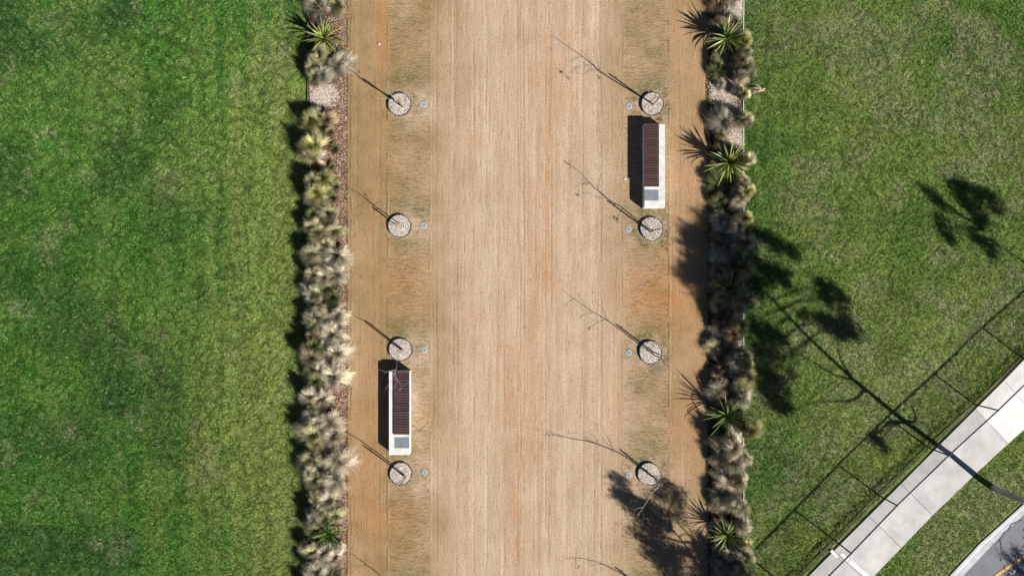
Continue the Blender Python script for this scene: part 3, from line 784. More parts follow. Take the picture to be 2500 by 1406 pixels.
young_tree(B, [S_(B, 1563, 545), S_(B, 1520, 508), S_(B, 1480, 484), S_(B, 1440, 447), S_(B, 1405, 412), S_(B, 1376, 396)],
  [[S_(B, 1520, 512), S_(B, 1512, 525), S_(B, 1500, 532, .1), S_(B, 1492, 530, .1)], [S_(B, 1480, 484), S_(B, 1455, 480), S_(B, 1430, 470, .1), S_(B, 1412, 478, .1)],
   [S_(B, 1463, 470), S_(B, 1462, 445), S_(B, 1470, 425, .1)], [S_(B, 1500, 500), VP(1612, 556, 1.5), VP(1625, 551, 1.8), VP(1640, 560, 2.)], [S_(B, 1500, 500), VP(1600, 545, 1.6), VP(1590, 535, 1.9)],
   [S_(B, 1440, 447), S_(B, 1420, 450), S_(B, 1400, 458)]],
  [SP(1503, 532, 1.3), SP(1497, 529, 1.3), SP(1505, 540, 1.3), SP(1411, 478, 2.3), SP(1385, 400, 2.9)], "bare young tree just below the right bench, second of the right row", 2, .024)
B = (1598, 866)
young_tree(B, [S_(B, 1564, 842), S_(B, 1512, 803), S_(B, 1478, 779), S_(B, 1440, 757), S_(B, 1402, 730), S_(B, 1368, 704)],
  [[S_(B, 1478, 779), S_(B, 1455, 790), S_(B, 1437, 803, .1)], [S_(B, 1482, 782), S_(B, 1474, 762), S_(B, 1470, 742, .1), S_(B, 1474, 728, .1)],
   [S_(B, 1450, 762), S_(B, 1430, 765), S_(B, 1412, 775, .1)], [S_(B, 1402, 730), S_(B, 1390, 735), S_(B, 1378, 748)], [S_(B, 1425, 748), S_(B, 1420, 728), S_(B, 1405, 715)]],
  [SP(1440, 803, 2.0)], "bare young tree in the mossy pit, third of the right row", 3, .024)
B = (1597, 1163)
young_tree(B, [S_(B, 1560, 1139), S_(B, 1515, 1107), VP(1590, 1203, 1.57), VP(1578, 1226, 1.96), VP(1564, 1247, 2.31), VP(1556, 1258, 2.44)],
  [[VP(1590, 1203, 1.57), VP(1575, 1198, 1.74), VP(1562, 1201, 1.83), VP(1554, 1208, 1.91)], [VP(1597, 1176, 1.04), VP(1612, 1176, 1.39), VP(1625, 1175, 1.65), VP(1634, 1172, 1.83)],
   [VP(1597, 1181, 1.13), VP(1612, 1187, 1.57), VP(1630, 1190, 1.83), VP(1645, 1194, 2.00)], [VP(1592, 1198, 1.48), VP(1604, 1214, 1.83), VP(1613, 1229, 2.00)], [VP(1615, 1188, 1.57), VP(1618, 1206, 1.91), VP(1616, 1224, 2.09)],
   [VP(1564, 1247, 2.31), VP(1572, 1256, 2.44), VP(1571, 1266, 2.52)], [VP(1570, 1238, 2.17), VP(1556, 1241, 2.35), VP(1547, 1244, 2.44)]],
  [VP(1556, 1258, 2.44)], "bare young tree with pale limbs over the dark tree shadow, fourth of the right row", 4, .026)
B = (1590, 1455)
young_tree(B, [S_(B, 1525, 1405), S_(B, 1495, 1387), S_(B, 1471, 1376), S_(B, 1432, 1364), S_(B, 1400, 1361), S_(B, 1378, 1362)],
  [[S_(B, 1471, 1376), S_(B, 1455, 1378), S_(B, 1440, 1382)], [S_(B, 1410, 1364), S_(B, 1405, 1372), S_(B, 1403, 1380, .1)]],
  [SP(1412, 1384, 2.2)], "bare young tree at the bottom edge whose shadow bends left, lowest of the right row", 5, .02, 0)
# left row
B = (982, 259)
young_tree(B, [S_(B, 953, 237), S_(B, 898, 205), S_(B, 856, 172), S_(B, 820, 150), S_(B, 790, 128)],
  [[S_(B, 898, 205), VP(955, 232, 1.4), VP(952, 222, 1.7), VP(948, 212, 1.9)], [S_(B, 898, 205), VP(960, 228, 1.5), VP(966, 215, 1.8)], [S_(B, 898, 205), VP(944, 240, 1.5), VP(930, 243, 1.7), VP(920, 240, 1.8)],
   [S_(B, 870, 182), S_(B, 862, 170), S_(B, 860, 158), S_(B, 857, 142)]],
  [SP(863, 160, 1.9), SP(861, 158, 1.9), SP(857, 141, 2.0), SP(875, 173, 1.7)], "bare young tree above pit edge, topmost of the left row beside the yucca", 6, .024)
B = (978, 547)
young_tree(B, [S_(B, 953, 530), S_(B, 912, 501), S_(B, 885, 479), S_(B, 854, 460), S_(B, 815, 430)],
  [[S_(B, 912, 501), S_(B, 900, 497), S_(B, 885, 498, .1), S_(B, 866, 510, .2)], [S_(B, 914, 501), S_(B, 925, 493, .1), S_(B, 935, 492, .1)], [S_(B, 913, 502), S_(B, 913, 510), S_(B, 912, 520, .1)],
   [S_(B, 903, 495), S_(B, 893, 480), S_(B, 888, 472, .1)], [S_(B, 912, 501), VP(985, 552, 1.2), VP(995, 560, 1.4)], [S_(B, 912, 501), VP(970, 548, 1.2), VP(958, 552, 1.4)]],
  [SP(889, 472, 1.8)], "bare young tree in the pale sandy pit, second of the left row", 7, .022)
B = (984, 856)
young_tree(B, [S_(B, 950, 831, 0), S_(B, 905, 797), S_(B, 880, 778), VP(968, 896, 2.2), VP(962, 912, 2.5)],
  [[VP(968, 896, 2.2), VP(964, 918, 2.4), VP(972, 930, 2.5), VP(985, 940, 2.6), VP(997, 932, 2.7)], [VP(966, 905, 2.3), VP(950, 905, 2.5), VP(938, 912, 2.6)],
   [VP(962, 912, 2.5), VP(955, 930, 2.6), VP(942, 946, 2.7)], [VP(964, 918, 2.4), VP(968, 935, 2.6), VP(962, 946, 2.7)], [VP(972, 930, 2.5), VP(980, 944, 2.6), VP(974, 952, 2.7)]],
  [], "bare young tree reaching over the end of the left bench, third of the left row", 8, .022)
B = (988, 1158)
young_tree(B, [VP(982, 1168, .7), VP(970, 1184, 1.5), VP(958, 1200, 2.), VP(949, 1217, 2.4), VP(944, 1232, 2.7)],
  [[VP(950, 1214, 2.4), VP(938, 1221, 2.6), VP(922, 1226, 2.8), VP(912, 1232, 2.9)], [VP(953, 1207, 2.2), VP(960, 1205, 2.4), VP(968, 1210, 2.6)], [VP(944, 1230, 2.7), VP(940, 1240, 2.8), VP(945, 1252, 2.9)], [VP(958, 1200, 2.), VP(945, 1204, 2.3), VP(932, 1212, 2.5)]],
  [], "bare young tree just below the left bench, fourth of the left row", 9, .022)
B = (982, 1460)
young_tree(B, [S_(B, 931, 1406), S_(B, 895, 1378), S_(B, 861, 1353), S_(B, 830, 1330)], [[S_(B, 895, 1378), S_(B, 885, 1380), S_(B, 872, 1388)]], [], "bare young tree at the bottom edge of the photo, lowest of the left row", 10, .022)
for i, (px, py, h, lean, lb) in enumerate((
    (1594, 257, 1.35, (-.02, -.05, 0), "timber stake beside the young tree above the right bench"), (1588, 567, 1.3, (-.04, .0, 0), "timber stake beside the young tree below the right bench"),
    (1592, 857, 1.15, (.03, -.03, 0), "timber stake in the moss rimmed pit of the right row"), (1600, 1168, 1.1, (.0, .1, 0), "timber stake beside the young tree over the dark tree shadow"),
    (1600, 1459, 1.25, (.0, .03, 0), "timber stake beside the lowest tree of the right row"),
    (986, 264, 1.25, (-.03, -.03, 0), "timber stake in the topmost pit of the left row"), (984, 853, 1.15, (-.03, .04, 0), "timber stake in the pit just above the left bench"),
    (992, 1163, 1.3, (-.06, .0, 0), "timber stake in the pit just below the left bench"), (972, 553, .8, (0, 0, 0), "short timber stake in the sandy pit of the left row"))):
    stake(px, py, h, lean, lb, i)

# ------------------------------------------------------------------ benches
def bench(cx, cy, flip, label):
    # plinth top is 0.765 x 3.10 m; the timber lies towards the path's middle
    root = empty("park_bench", (cx, cy, 0)); tag(root, label, "bench", "concrete and timber benches")
    w, l, h = .775, 3.13, .40
    s = -1 if flip else 1
    m = MB(); m.box(-w / 2, w / 2, -l / 2, l / 2, -.12, h, .008); m.build("plinth", M['concrete'], root)
    # timber from the far end: local +x side = path side of the left bench
    x0, x1 = (-w / 2 + .19, w / 2 + .006) if not flip else (-w / 2 - .006, w / 2 - .225)
    y1 = l / 2 - .004 + .01; y0 = y1 - 2.37; nS = 24; p = (y1 - y0) / nS
    m = MB(); m.box(x0 + .02, x1 - .02, y0 + .01, y1 - .01, h + .001, h + .022); m.build("slat_bearer", M['ring'], root)
    mm = MB(); mm.box(x0, x1, -(p - .014) / 2, (p - .014) / 2, 0, .03, .004); me = mesh_py("slat", mm.V, mm.F); me.materials.append(M['wood'])
    for i in range(nS):
        o = bpy.data.objects.new("slat", me); C.objects.link(o); o.parent = root; o.location = (random.uniform(-.002, .002), y1 - p * (i + .5), h + .023 + random.uniform(0, .003))
    m = MB(); c0 = (x0 + .01, x1 - .01) if flip else (x0 + .02, x1 + .0 - .012)
    py1 = y0 - .10; m.box(c0[0], c0[1], py1 - .41, py1, h - .02, h + .006, .003); m.build("panel", M['steel_panel'], root)
    return root
def bench_at(xl, xr, yt, yb, flip, label):
    z = .40; a = VP(xl, yt, z); b = VP(xr, yb, z)
    return bench((a.x + b.x) / 2, (a.y + b.y) / 2, flip, label)
bench_at(949.3, 999.7, 908, 1108.7, False, "white concrete bench with maroon slats beside the left row of trees")
bench_at(1572.8, 1623.2, 303.5, 506, True, "white concrete bench with maroon slats beside the right row of trees")

# ------------------------------------------------------------------ in-ground lights
def cyl(mb, r0, r1, z0, z1, n=20):
    mb.tube([(0, 0, z0), (0, 0, z1)], [r0, r1], n)
rowl = [(1034, 256), (1035, 551), (1036, 854), (1037, 1152)]; rowr = [(1536, 260), (1535, 560), (1535, 861), (1534, 1159)]
for s, row in enumerate((rowl, rowr)):
    for i, (px, py) in enumerate(row):
        root = empty("ground_light", G(px, py, .004))
        tag(root, "small round in-ground light right of the %s left pit" % Nn[i] if s == 0 else "small round in-ground light left of the %s right pit" % Nn[i], "light", "round in-ground lights")
        m = MB(); n = 24; V = []; Fc = []
        prof = [(.104, -.05), (.104, .006), (.099, .012), (.076, .012), (.072, .004), (.072, -.05)]
        for k in range(n):
            t = 2 * math.pi * k / n
            for r_, z in prof: m.V.append((r_ * math.cos(t), r_ * math.sin(t), z))
        q = len(prof)
        for k in range(n):
            for j in range(q - 1): m.F.append((q * k + j, q * ((k + 1) % n) + j, q * ((k + 1) % n) + j + 1, q * k + j + 1))
        m.build("rim", M['rim'], root, smooth=False)
        m = MB(); cyl(m, .074, .066, -.02, .008, 24); m.build("lens", M['lens'], root)
        for k in range(3):
            t = 2.1 * k + i; m = MB(); m.tube([(.094 * math.cos(t), .094 * math.sin(t), .008), (.094 * math.cos(t), .094 * math.sin(t), .017)], .008, 6); m.build("bolt", M['fence'], root)

# ------------------------------------------------------------------ tussock grasses
def tussock_mesh(seed, locks=60, per=20, R=.70, Hh=.62, droop=1.0, w=.0078, skew=(0, 0)):
    r = np.random.default_rng(seed); N = locks * per; seg = 5
    lb = r.random(locks) ** 1.2; la = r.uniform(0, 2 * math.pi, locks); lr = np.sqrt(r.uniform(.10, 1, locks)) * (1 + .22 * np.sin(2 * la + r.uniform(0, 6)) + .14 * np.sin(3 * la + r.uniform(0, 6))); lh = r.uniform(.7, 1.1, locks)
    a = np.repeat(la, per) + r.normal(0, .06, N); rr_ = np.clip(np.repeat(lr, per) * r.uniform(.78, 1.15, N), .05, 1.25) * R
    hh = np.repeat(lh, per) * r.uniform(.75, 1.1, N) * Hh * (1.12 - .35 * (rr_ / R) ** 2)
    b0 = r.normal(0, .05, (N, 2)); cur = np.repeat(r.normal(0, .35, locks), per) + r.normal(0, .18, N)
    V = np.zeros((N, seg + 1, 2, 3)); col = np.zeros((N, seg + 1, 2, 3)); rn = np.clip(np.repeat(lb, per) + r.normal(0, .13, N), 0, 1)
    wd = w * r.uniform(.7, 1.4, N)
    for k in range(seg + 1):
        t = k / seg; aa = a + cur * t * t
        rad = rr_ * (t ** 1.25); z = hh * (1 - (1 - t * 1.28) ** 2 * 1.0) * 1.0
        z = hh * (1.62 * t - (.62 + .32 * droop * (rr_ / R)) * t * t) * 1.0
        x = b0[:, 0] + np.cos(aa) * rad + skew[0] * t * t; y = b0[:, 1] + np.sin(aa) * rad + skew[1] * t * t
        ww = wd * (1 - .9 * t ** 1.6) + .0008; tx, ty = -np.sin(aa), np.cos(aa)
        for q, sg in ((0, -1), (1, 1)):
            V[:, k, q, 0] = x + sg * tx * ww; V[:, k, q, 1] = y + sg * ty * ww; V[:, k, q, 2] = z + sg * .002
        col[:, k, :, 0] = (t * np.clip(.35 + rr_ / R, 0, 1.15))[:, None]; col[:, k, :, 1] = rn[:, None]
    base = (np.arange(N) * (seg + 1) * 2)[:, None, None]
    f = np.array([[2 * k, 2 * k + 1, 2 * k + 3, 2 * k + 2] for k in range(seg)])[None]
    me = mesh_np("tussock_blades", V.reshape(-1, 3), (base + f).reshape(-1, 4), np.clip(col.reshape(-1, 3), 0, 1))
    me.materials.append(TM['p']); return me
TMESH = [tussock_mesh(100 + i, locks=random.choice((48, 56, 66)), per=34, Hh=random.uniform(.80, .98), droop=random.uniform(.7, 1.25), skew=(random.uniform(-.20, .12), random.uniform(-.18, .18))) for i in range(14)]
TSPARSE = [tussock_mesh(200 + i, locks=34, per=13, Hh=.55, droop=.6) for i in range(3)]

NAMEM = {'p': 'pale straw', 'o': 'olive and straw', 'y': 'yellow green', 'b': 'brownish straw', 'g': 'green leafy', 'k': 'dull grey'}
# (crop x, crop y, crop radius, kind) measured in three enlargements of each bed
def cv(lst, x0, y0): return [(x0 + a / 2.93, y0 + b / 2.93, c / 2.93, k) for a, b, c, k in lst]
LEFT = [(786, -40, 34, 'p'), (830, -28, 30, 'p')] + cv([(300, 50, 88, 'p'), (430, 25, 78, 'o'), (280, 110, 50, 'k'), (250, 480, 78, 'o'), (430, 470, 92, 'p'), (315, 555, 75, 'k'), (290, 400, 72, 'o'), (370, 400, 60, 'g'),
    (250, 870, 88, 'y'), (335, 850, 58, 'b'), (370, 940, 45, 'b'), (260, 1060, 105, 'y'), (400, 1050, 48, 'g'), (370, 1185, 38, 'g'), (330, 1270, 88, 'y'), (400, 1330, 45, 'g')], 680, 0) + \
  cv([(285, 40, 95, 'y'), (385, 60, 42, 'g'), (370, 185, 102, 'o'), (430, 310, 84, 'o'), (290, 315, 78, 'o'), (260, 465, 92, 'o'), (425, 480, 92, 'p'), (345, 400, 50, 'o'), (345, 625, 84, 'p'), (445, 610, 80, 'p'), (262, 770, 92, 'p'), (390, 765, 72, 'g'),
    (262, 910, 88, 'p'), (450, 900, 84, 'p'), (345, 850, 50, 'g'), (240, 1050, 72, 'b'), (390, 1040, 100, 'p'), (235, 1200, 86, 'b'), (430, 1180, 95, 'p'), (455, 985, 42, 'g'), (395, 1340, 100, 'p'), (295, 1300, 60, 'p'), (330, 1120, 60, 'p')], 680, 460) + \
  cv([(235, 120, 78, 'p'), (312, 140, 80, 'p'), (235, 245, 70, 'p'), (365, 290, 92, 'p'), (355, 190, 42, 'g'), (260, 385, 90, 'o'), (290, 360, 42, 'g'), (435, 395, 104, 'p'), (240, 565, 88, 'o'), (340, 480, 48, 'g'), (440, 565, 96, 'p'), (265, 705, 88, 'o'), (285, 715, 55, 'g'),
    (450, 700, 84, 'p'), (375, 640, 60, 'k'), (375, 850, 92, 'p'), (250, 990, 74, 'k'), (330, 1000, 60, 'g'), (405, 975, 64, 'o'), (430, 930, 42, 'g'), (330, 1225, 80, 'p'), (430, 1270, 78, 'p'), (270, 1160, 50, 'g'), (280, 1375, 90, 'p'), (430, 1385, 66, 'o')], 680, 926) + \
  [(770, 1440, 30, 'p'), (826, 1445, 30, 'p')]
RIGHT = [(1760, -30, 30, 'k'), (1795, -25, 26, 'b')] + cv([(800, 25, 80, 'b'), (855, 105, 78, 'k'), (930, 150, 56, 'g'), (1035, 315, 66, 'y'), (965, 380, 66, 'p'), (1000, 500, 78, 'o'), (825, 505, 76, 'g'), (950, 560, 60, 'p'), (910, 450, 55, 'b'), (820, 590, 50, 'p'),
    (1005, 860, 70, 'o'), (850, 855, 100, 'k'), (980, 680, 46, 'o'), (960, 640, 40, 'b'), (800, 960, 50, 'b'), (850, 1010, 50, 'g'), (1025, 1165, 66, 'o'), (790, 1300, 82, 'g'), (700, 1240, 60, 'k'), (980, 1290, 56, 'p'), (1020, 1370, 60, 'y'), (860, 1385, 68, 'g'), (930, 1350, 50, 'b')], 1480, 0) + \
  cv([(1010, 40, 70, 'y'), (935, 80, 66, 'p'), (795, 225, 74, 'p'), (865, 225, 62, 'p'), (1000, 220, 80, 'y'), (935, 270, 66, 'p'), (965, 400, 76, 'k'), (870, 430, 95, 'k'), (780, 400, 82, 'k'), (1015, 560, 62, 'y'), (840, 560, 86, 'k'), (960, 620, 50, 'o'), (1005, 785, 66, 'y'),  # tufts dark from the crown shadow take the grey kind
    (850, 890, 66, 'b'), (790, 995, 70, 'p'), (905, 1030, 84, 'b'), (940, 880, 54, 'b'), (765, 1120, 74, 'o'), (870, 1170, 72, 'b'), (915, 1225, 74, 'p'), (990, 1240, 54, 'y'), (770, 1345, 78, 'b'), (990, 1345, 80, 'y'), (890, 1380, 68, 'p'), (830, 1290, 50, 'b')], 1480, 460) + \
  cv([(790, 40, 72, 'b'), (950, 20, 70, 'p'), (850, 135, 82, 'b'), (760, 200, 60, 'b'), (930, 200, 60, 'o'), (1005, 350, 84, 'y'), (800, 500, 84, 'o'), (905, 480, 84, 'p'), (745, 575, 66, 'k'), (900, 585, 84, 'p'), (880, 680, 86, 'p'), (855, 790, 84, 'p'), (930, 740, 60, 'o'), (770, 700, 60, 'k'),
    (765, 915, 72, 'b'), (915, 880, 74, 'p'), (875, 995, 66, 'b'), (985, 915, 54, 'y'), (985, 1180, 56, 'y'), (890, 1250, 74, 'k'), (1000, 1270, 64, 'o'), (890, 1345, 84, 'k'), (760, 1340, 66, 'k'), (975, 1375, 62, 'o'), (750, 1210, 60, 'k'), (960, 1050, 50, 'b')], 1480, 926) + \
  [(1755, 1440, 30, 'k'), (1800, 1440, 28, 'o')]
ordinal = lambda k: ["first", "second", "third", "fourth", "fifth", "sixth", "seventh", "eighth", "ninth", "tenth", "eleventh", "twelfth", "thirteenth", "fourteenth", "fifteenth", "sixteenth"][k]
rf = random.Random(77)
for yy in range(290, 1400, 46):
    LEFT.append((766 + rf.uniform(-5, 8), yy + rf.uniform(-14, 14), rf.uniform(22, 27), rf.choice('oopgp')))  # infill tussocks added to close the shadow band along the lawn
for yy in (150, 190): LEFT.append((770, yy, 23, 'o'))
for yy in [20, 60, 130, 170] + list(range(300, 1400, 44)):
    RIGHT.append((1750 + rf.uniform(-8, 12), yy + rf.uniform(-14, 14), rf.uniform(20, 27), rf.choice('kbogb')))  # path side infill in darker kinds, the bed's shade put into their colour
for yy in range(480, 1400, 62): RIGHT.append((1806 + rf.uniform(-4, 6), yy + rf.uniform(-14, 14), rf.uniform(19, 24), rf.choice('pyop')))
def plant_bed(lst, side_, marks, xm, grp):
    cnt = {}
    for px, py, rad, k in sorted(lst, key=lambda q: q[1]):
        zz = .35; rr_ = rad * S * .98
        loc = VP(px, py, zz); x, y = loc.x, loc.y
        lo, hi = ((BL0 + .26, BL1 - .34) if side_ == 'left' else (BR0 + .36, BR1 - .08))
        x = min(max(x, lo), hi)
        sparse = (k == 'g' and rad < 20) or (k == 'k' and rad < 22)
        me = random.choice(TSPARSE if sparse else TMESH)
        root = bpy.data.objects.new("grass_tussock", me); root['kind'] = 'thing'; C.objects.link(root)
        root.location = (x, y, .02); root.rotation_euler = (random.uniform(-.06, .06), random.uniform(-.06, .06), random.uniform(0, 6.28))
        sc = rr_ / .61 * random.uniform(.88, 1.12); hz = min(1.25, max(.55, sc ** .6 * random.uniform(.88, 1.15)))
        if side_ == 'right': hz *= 1.38 if px > 1786 else .56
        root.scale = (sc, sc * random.uniform(.92, 1.08), hz)
        if side_ == 'right' and px > 1792 and k == 'b': k = 'p'
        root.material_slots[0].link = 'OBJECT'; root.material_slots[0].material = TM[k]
        sec = [mk for mk in marks if mk[0] <= py][-1][1]
        if side_ == 'left': colm = "path side" if px > xm else "lawn side"
        else: colm = "lawn side" if px > xm else "path side"
        key = (sec, colm, k); cnt[key] = cnt.get(key, 0) + 1
        tag(root, "%s tussock, %s down, %s, %s bed %s" % (NAMEM[k], ordinal(cnt[key] - 1), colm, side_, sec), "grass plant", grp)
plant_bed(LEFT, 'left', [(-99, "at the top corner"), (100, "below the yucca"), (260, "below the gravel gap"), (500, "level with the sandy pit"), (700, "above the bench's level"), (905, "beside the bench"), (1110, "below the bench's level"), (1290, "at the bottom corner")], 795, "tussock grasses in the left bed")
plant_bed(RIGHT, 'right', [(-99, "at the top corner"), (100, "below the top yucca"), (260, "above the second yucca"), (400, "below the second yucca"), (530, "in the tree shadow"), (720, "below the shaded yucca"), (900, "above the stalked yucca"), (1020, "below the stalked yucca"), (1180, "above the lowest yucca"), (1320, "at the bottom corner")], 1783, "tussock grasses in the right bed")

# ------------------------------------------------------------------ yuccas
def sword_mesh(seed, L_=.95, w=.027, bend=.25):
    n = 8; V = []; Fc = []; col = []
    for i in range(n + 1):
        t = i / n; wd = w * (1 - (2 * abs(t - .38)) ** 2 * .35) if t < .75 else w * (1 - (t - .75) / .25) * .80 + .0012
        wd = max(wd, .001); zc = -bend * t ** 2.4 * L_ * .5
        for s in (-1, -.42, 0, .42, 1):
            V.append((t * L_, s * wd, zc + abs(s) * wd * .55)); col.append((t, 0, abs(s)))
    for i in range(n):
        for j in range(4): a = i * 5 + j; Fc.append((a, a + 5, a + 6, a + 1))
    return mesh_np("sword_leaf", V, Fc, np.array(col, np.float32), True)
SW = [sword_mesh(i, bend=b) for i, b in enumerate((-.05, .15, .35, .6))]
for s in SW: s.materials.append(M['sword'])
def yucca(px, py, nl, size, hz, label, green=False, seed=0, droop=0.):
    rd = random.Random(seed); loc = VP(px, py, hz); root = empty("yucca", (loc.x, loc.y, .0)); tag(root, label, "yucca", "sword leaved yuccas in the beds")
    m = MB(); m.tube([(0, 0, -.05), (.01, .0, hz * .5), (0, 0, hz + .04)], [.06, .05, .035], 9); m.build("trunk", M['stalk'], root, smooth=True)
    ga = 2.39996
    for i in range(nl):
        f = i / (nl - 1); el = math.radians(78 * (1 - f) ** 1.1 + 4 * f - 10 * droop * f + rd.uniform(-7, 7)); a = i * ga + rd.uniform(-.15, .15)
        me = SW[min(3, int(f * 3.2 + rd.random() * .9))]
        o = bpy.data.objects.new("leaf", me); C.objects.link(o); o.parent = root
        if green: o.material_slots[0].link = 'OBJECT'; o.material_slots[0].material = M['sword_green']
        s = size * rd.uniform(.82, 1.08) * (.72 + .28 * min(1, f * 2.2)); ws = rd.uniform(.85, 1.15) * (1.05 if not green else .8)
        o.location = (.03 * math.cos(a), .03 * math.sin(a), hz * (1 - .25 * f) - .01); o.scale = (s, ws, s)
        o.rotation_euler = (rd.uniform(-.25, .25), -el, a)
    return root
yucca(792, 93, 38, .92, .50, "yellow edged yucca near the top of the left bed", seed=1)
yucca(803, 1303, 44, .70, .30, "low bright green yucca near the bottom of the left bed", True, seed=2)
yucca(1777, 92, 42, .92, .55, "yellow edged yucca nearest the top of the right bed", seed=3)
yucca(1783, 396, 50, .98, .58, "full yellow edged yucca across from the right bench", seed=4)
yucca(1784, 703, 44, .92, .52, "dark yucca inside the big tree shadow of the right bed", True, seed=5)
y5 = yucca(1777, 1014, 30, 1.05, .58, "sparse yucca with a fallen flower stalk in the right bed", True, seed=6, droop=.6)
yucca(1777, 1308, 40, .80, .50, "small green yucca near the bottom of the right bed", True, seed=7)
b = y5.location
m = MB(); P = [Vector((0, 0, .5)), VP(1790, 1032, .95) - b, VP(1803, 1056, 1.15) - b, VP(1811, 1076, 1.1) - b, VP(1815, 1092, .9) - b]
P = curve(P, 4, .004); m.tube(P, [.016 * (1 - .5 * i / len(P)) for i in range(len(P))], 6)
rd = random.Random(4)
for i in range(26):
    p = P[-1].lerp(P[-4], rd.random()) + Vector([rd.uniform(-.07, .07) for _ in range(3)]); m.tube([p, p + Vector((rd.uniform(-.02, .02), rd.uniform(-.02, .02), .045))], [.016, .010], 5)
o = m.build("flower_stalk", M['stalk'], y5); o['label'] = "arching dry flower stalk with dark seed pods"

# dry frond lying on the lawn
root = empty("dry_frond", G(1845, 221, .02)); tag(root, "curled tan dry frond lying on grass beside the right bed's top gap", "frond")
rd = random.Random(9)
for i in range(16):
    a = math.pi + rd.uniform(-.35, .55); l = rd.uniform(.25, .55); m = MB()
    s0 = Vector((.22, rd.uniform(-.03, .03), .05)); e = s0 + Vector((math.cos(a) * l, math.sin(a) * l, rd.uniform(.0, .08)))
    mid = (s0 + e) / 2 + Vector((0, rd.uniform(-.05, .05), rd.uniform(.04, .12))); m.tube(curve([s0, mid, e], 3, .004, rd), [.016, .018, .014, .012, .009, .006, .003], 4); m.build("leaflet", M['frond'], root)
m = MB(); m.tube([(.10, -.02, .06), (.24, 0, .08), (.33, .05, .05)], [.03, .06, .02], 7); m.build("sheath", M['frond'], root, smooth=True)

# small litter
def pebble(name, px, py, s, mat, label, cat):
    rd = random.Random(int(px)); n = 9; m = MB()
    m.V = [(s * math.cos(6.283 * i / n) * rd.uniform(.7, 1.1), s * .7 * math.sin(6.283 * i / n) * rd.uniform(.7, 1.1), 0) for i in range(n)] + [(s * .6 * math.cos(6.283 * i / n), s * .4 * math.sin(6.283 * i / n), s * .5) for i in range(n)]
    m.F = [(i, (i + 1) % n, n + (i + 1) % n, n + i) for i in range(n)] + [tuple(range(n, 2 * n))]
    o = m.build(name, mat); o.location = G(px, py, .004); tag(o, label, cat); return o
pebble("white_stone", 1526, 437, .055, M['litter'], "small white stone on the dirt left of the right bench", "stone")
pebble("white_stone", 1541, 325, .03, M['litter'], "tiny white stone at the shadow edge left of the right bench", "stone")
pebble("white_stone", 1669, 1276, .035, M['litter'], "tiny white stone in the sunlit gap of the lower tree shadow", "stone")
o = pebble("crumpled_wrapper", 925, 108, .07, M['pink'], "crumpled pale pink wrapper on the dirt near the left bed's yucca", "wrapper"); o.rotation_euler = (0, 0, -1.0)
o = pebble("red_leaf", 974, 217, .045, M['red'], "fallen red leaf above the topmost left tree pit", "leaf")
o = pebble("red_leaf", 443, 1127, .06, M['red'], "small rust red leaf on the left lawn near the bottom", "leaf"); o.location.z = .05
o = pebble("bark_piece", 1759, 1001, .06, M['chip'], "pale bark scrap beside the stalked yucca", "bark"); o.location.z = .12

# ------------------------------------------------------------------ tall gum trees beyond the frame, throwing their shadows in
def gum(base, trunk, r0, blobs, limbs, label, seed, leaf=.15, dens=1.0):
    b = G(base[0], base[1]); root = empty("gum_tree", b); tag(root, label, "tree"); inv = -b
    rd = random.Random(seed); r = np.random.default_rng(seed)
    T = curve([b + Vector((0, 0, -.2))] + trunk, 4, .02, rd); n = len(T); m = MB()
    rad = [r0 * (1.25 if i == 0 else 1) * (1 - .93 * (i / (n - 1)) ** .8) + .008 for i in range(n)]
    m.tube([p + inv for p in T], rad, 12); m.build("trunk", M['gum_bark'], root, smooth=True)
    for lm in limbs:
        st = min(range(n), key=lambda q: (T[q] - lm[0]).length); Pq = curve([T[st]] + lm[1:], 4, .02, rd); k = len(Pq); m = MB()
        m.tube([p + inv for p in Pq], [min(rad[st] * .55, .06) * (1 - .8 * i / (k - 1)) + .006 for i in range(k)], 7); m.build("limb", M['gum_bark'], root, smooth=True)
    Vs = []
    tw = MB()
    for (c, rx, ry, rz) in blobs:
        near = min(T, key=lambda q: (q - c).length)
        P_ = curve([near, near.lerp(c, .55) + Vector((0, 0, .15)), c], 3, .03, rd); tw.tube([p + inv for p in P_], [.03, .026, .022, .018, .014, .01, .006], 5, False)
        N = int(dens * 2600 * rx * ry) + 60; nb = max(4, N // 45)
        cc = r.normal(0, .48, (nb, 3)) ; cc /= np.maximum(1, np.linalg.norm(cc, axis=1) / 1.0)[:, None]
        ci = r.integers(0, nb, N); off_ = cc[ci] * np.array([rx, ry, rz]) + r.normal(0, .085, (N, 3)) * np.array([1, 1, 1.2])
        # lay the ellipse out along the sun's ground axes so that its shadow has the same outline
        P0 = np.array(c + inv)[None] + off_
        d = r.normal(0, 1, (N, 3)); d[:, 2] -= .9; d /= np.linalg.norm(d, axis=1)[:, None]; q = np.cross(d, r.normal(0, 1, (N, 3))); q /= np.linalg.norm(q, axis=1)[:, None]
        ln = leaf * r.uniform(.6, 1.2, (N, 1)); wd = ln * .13
        Vs.append(np.stack([P0, P0 + d * ln * .45 + q * wd, P0 + d * ln, P0 + d * ln * .45 - q * wd], 1))
    tw.build("branchlets", M['gum_bark'], root, kind='stuff')
    V = np.concatenate(Vs).reshape(-1, 3)
    link("foliage", mesh_np("foliage", V, np.arange(len(V)).reshape(-1, 4)), M['gum_leaf'], root, 'stuff')
def BL(lst):
    out = []
    for sx, sy, rx, ry, z in lst:
        if z > 8.3: rx *= 1.25; ry *= 1.25
        out.append((SP(sx, sy, z), rx * S, ry * S, min(rx, ry) * S * .45))
    return out
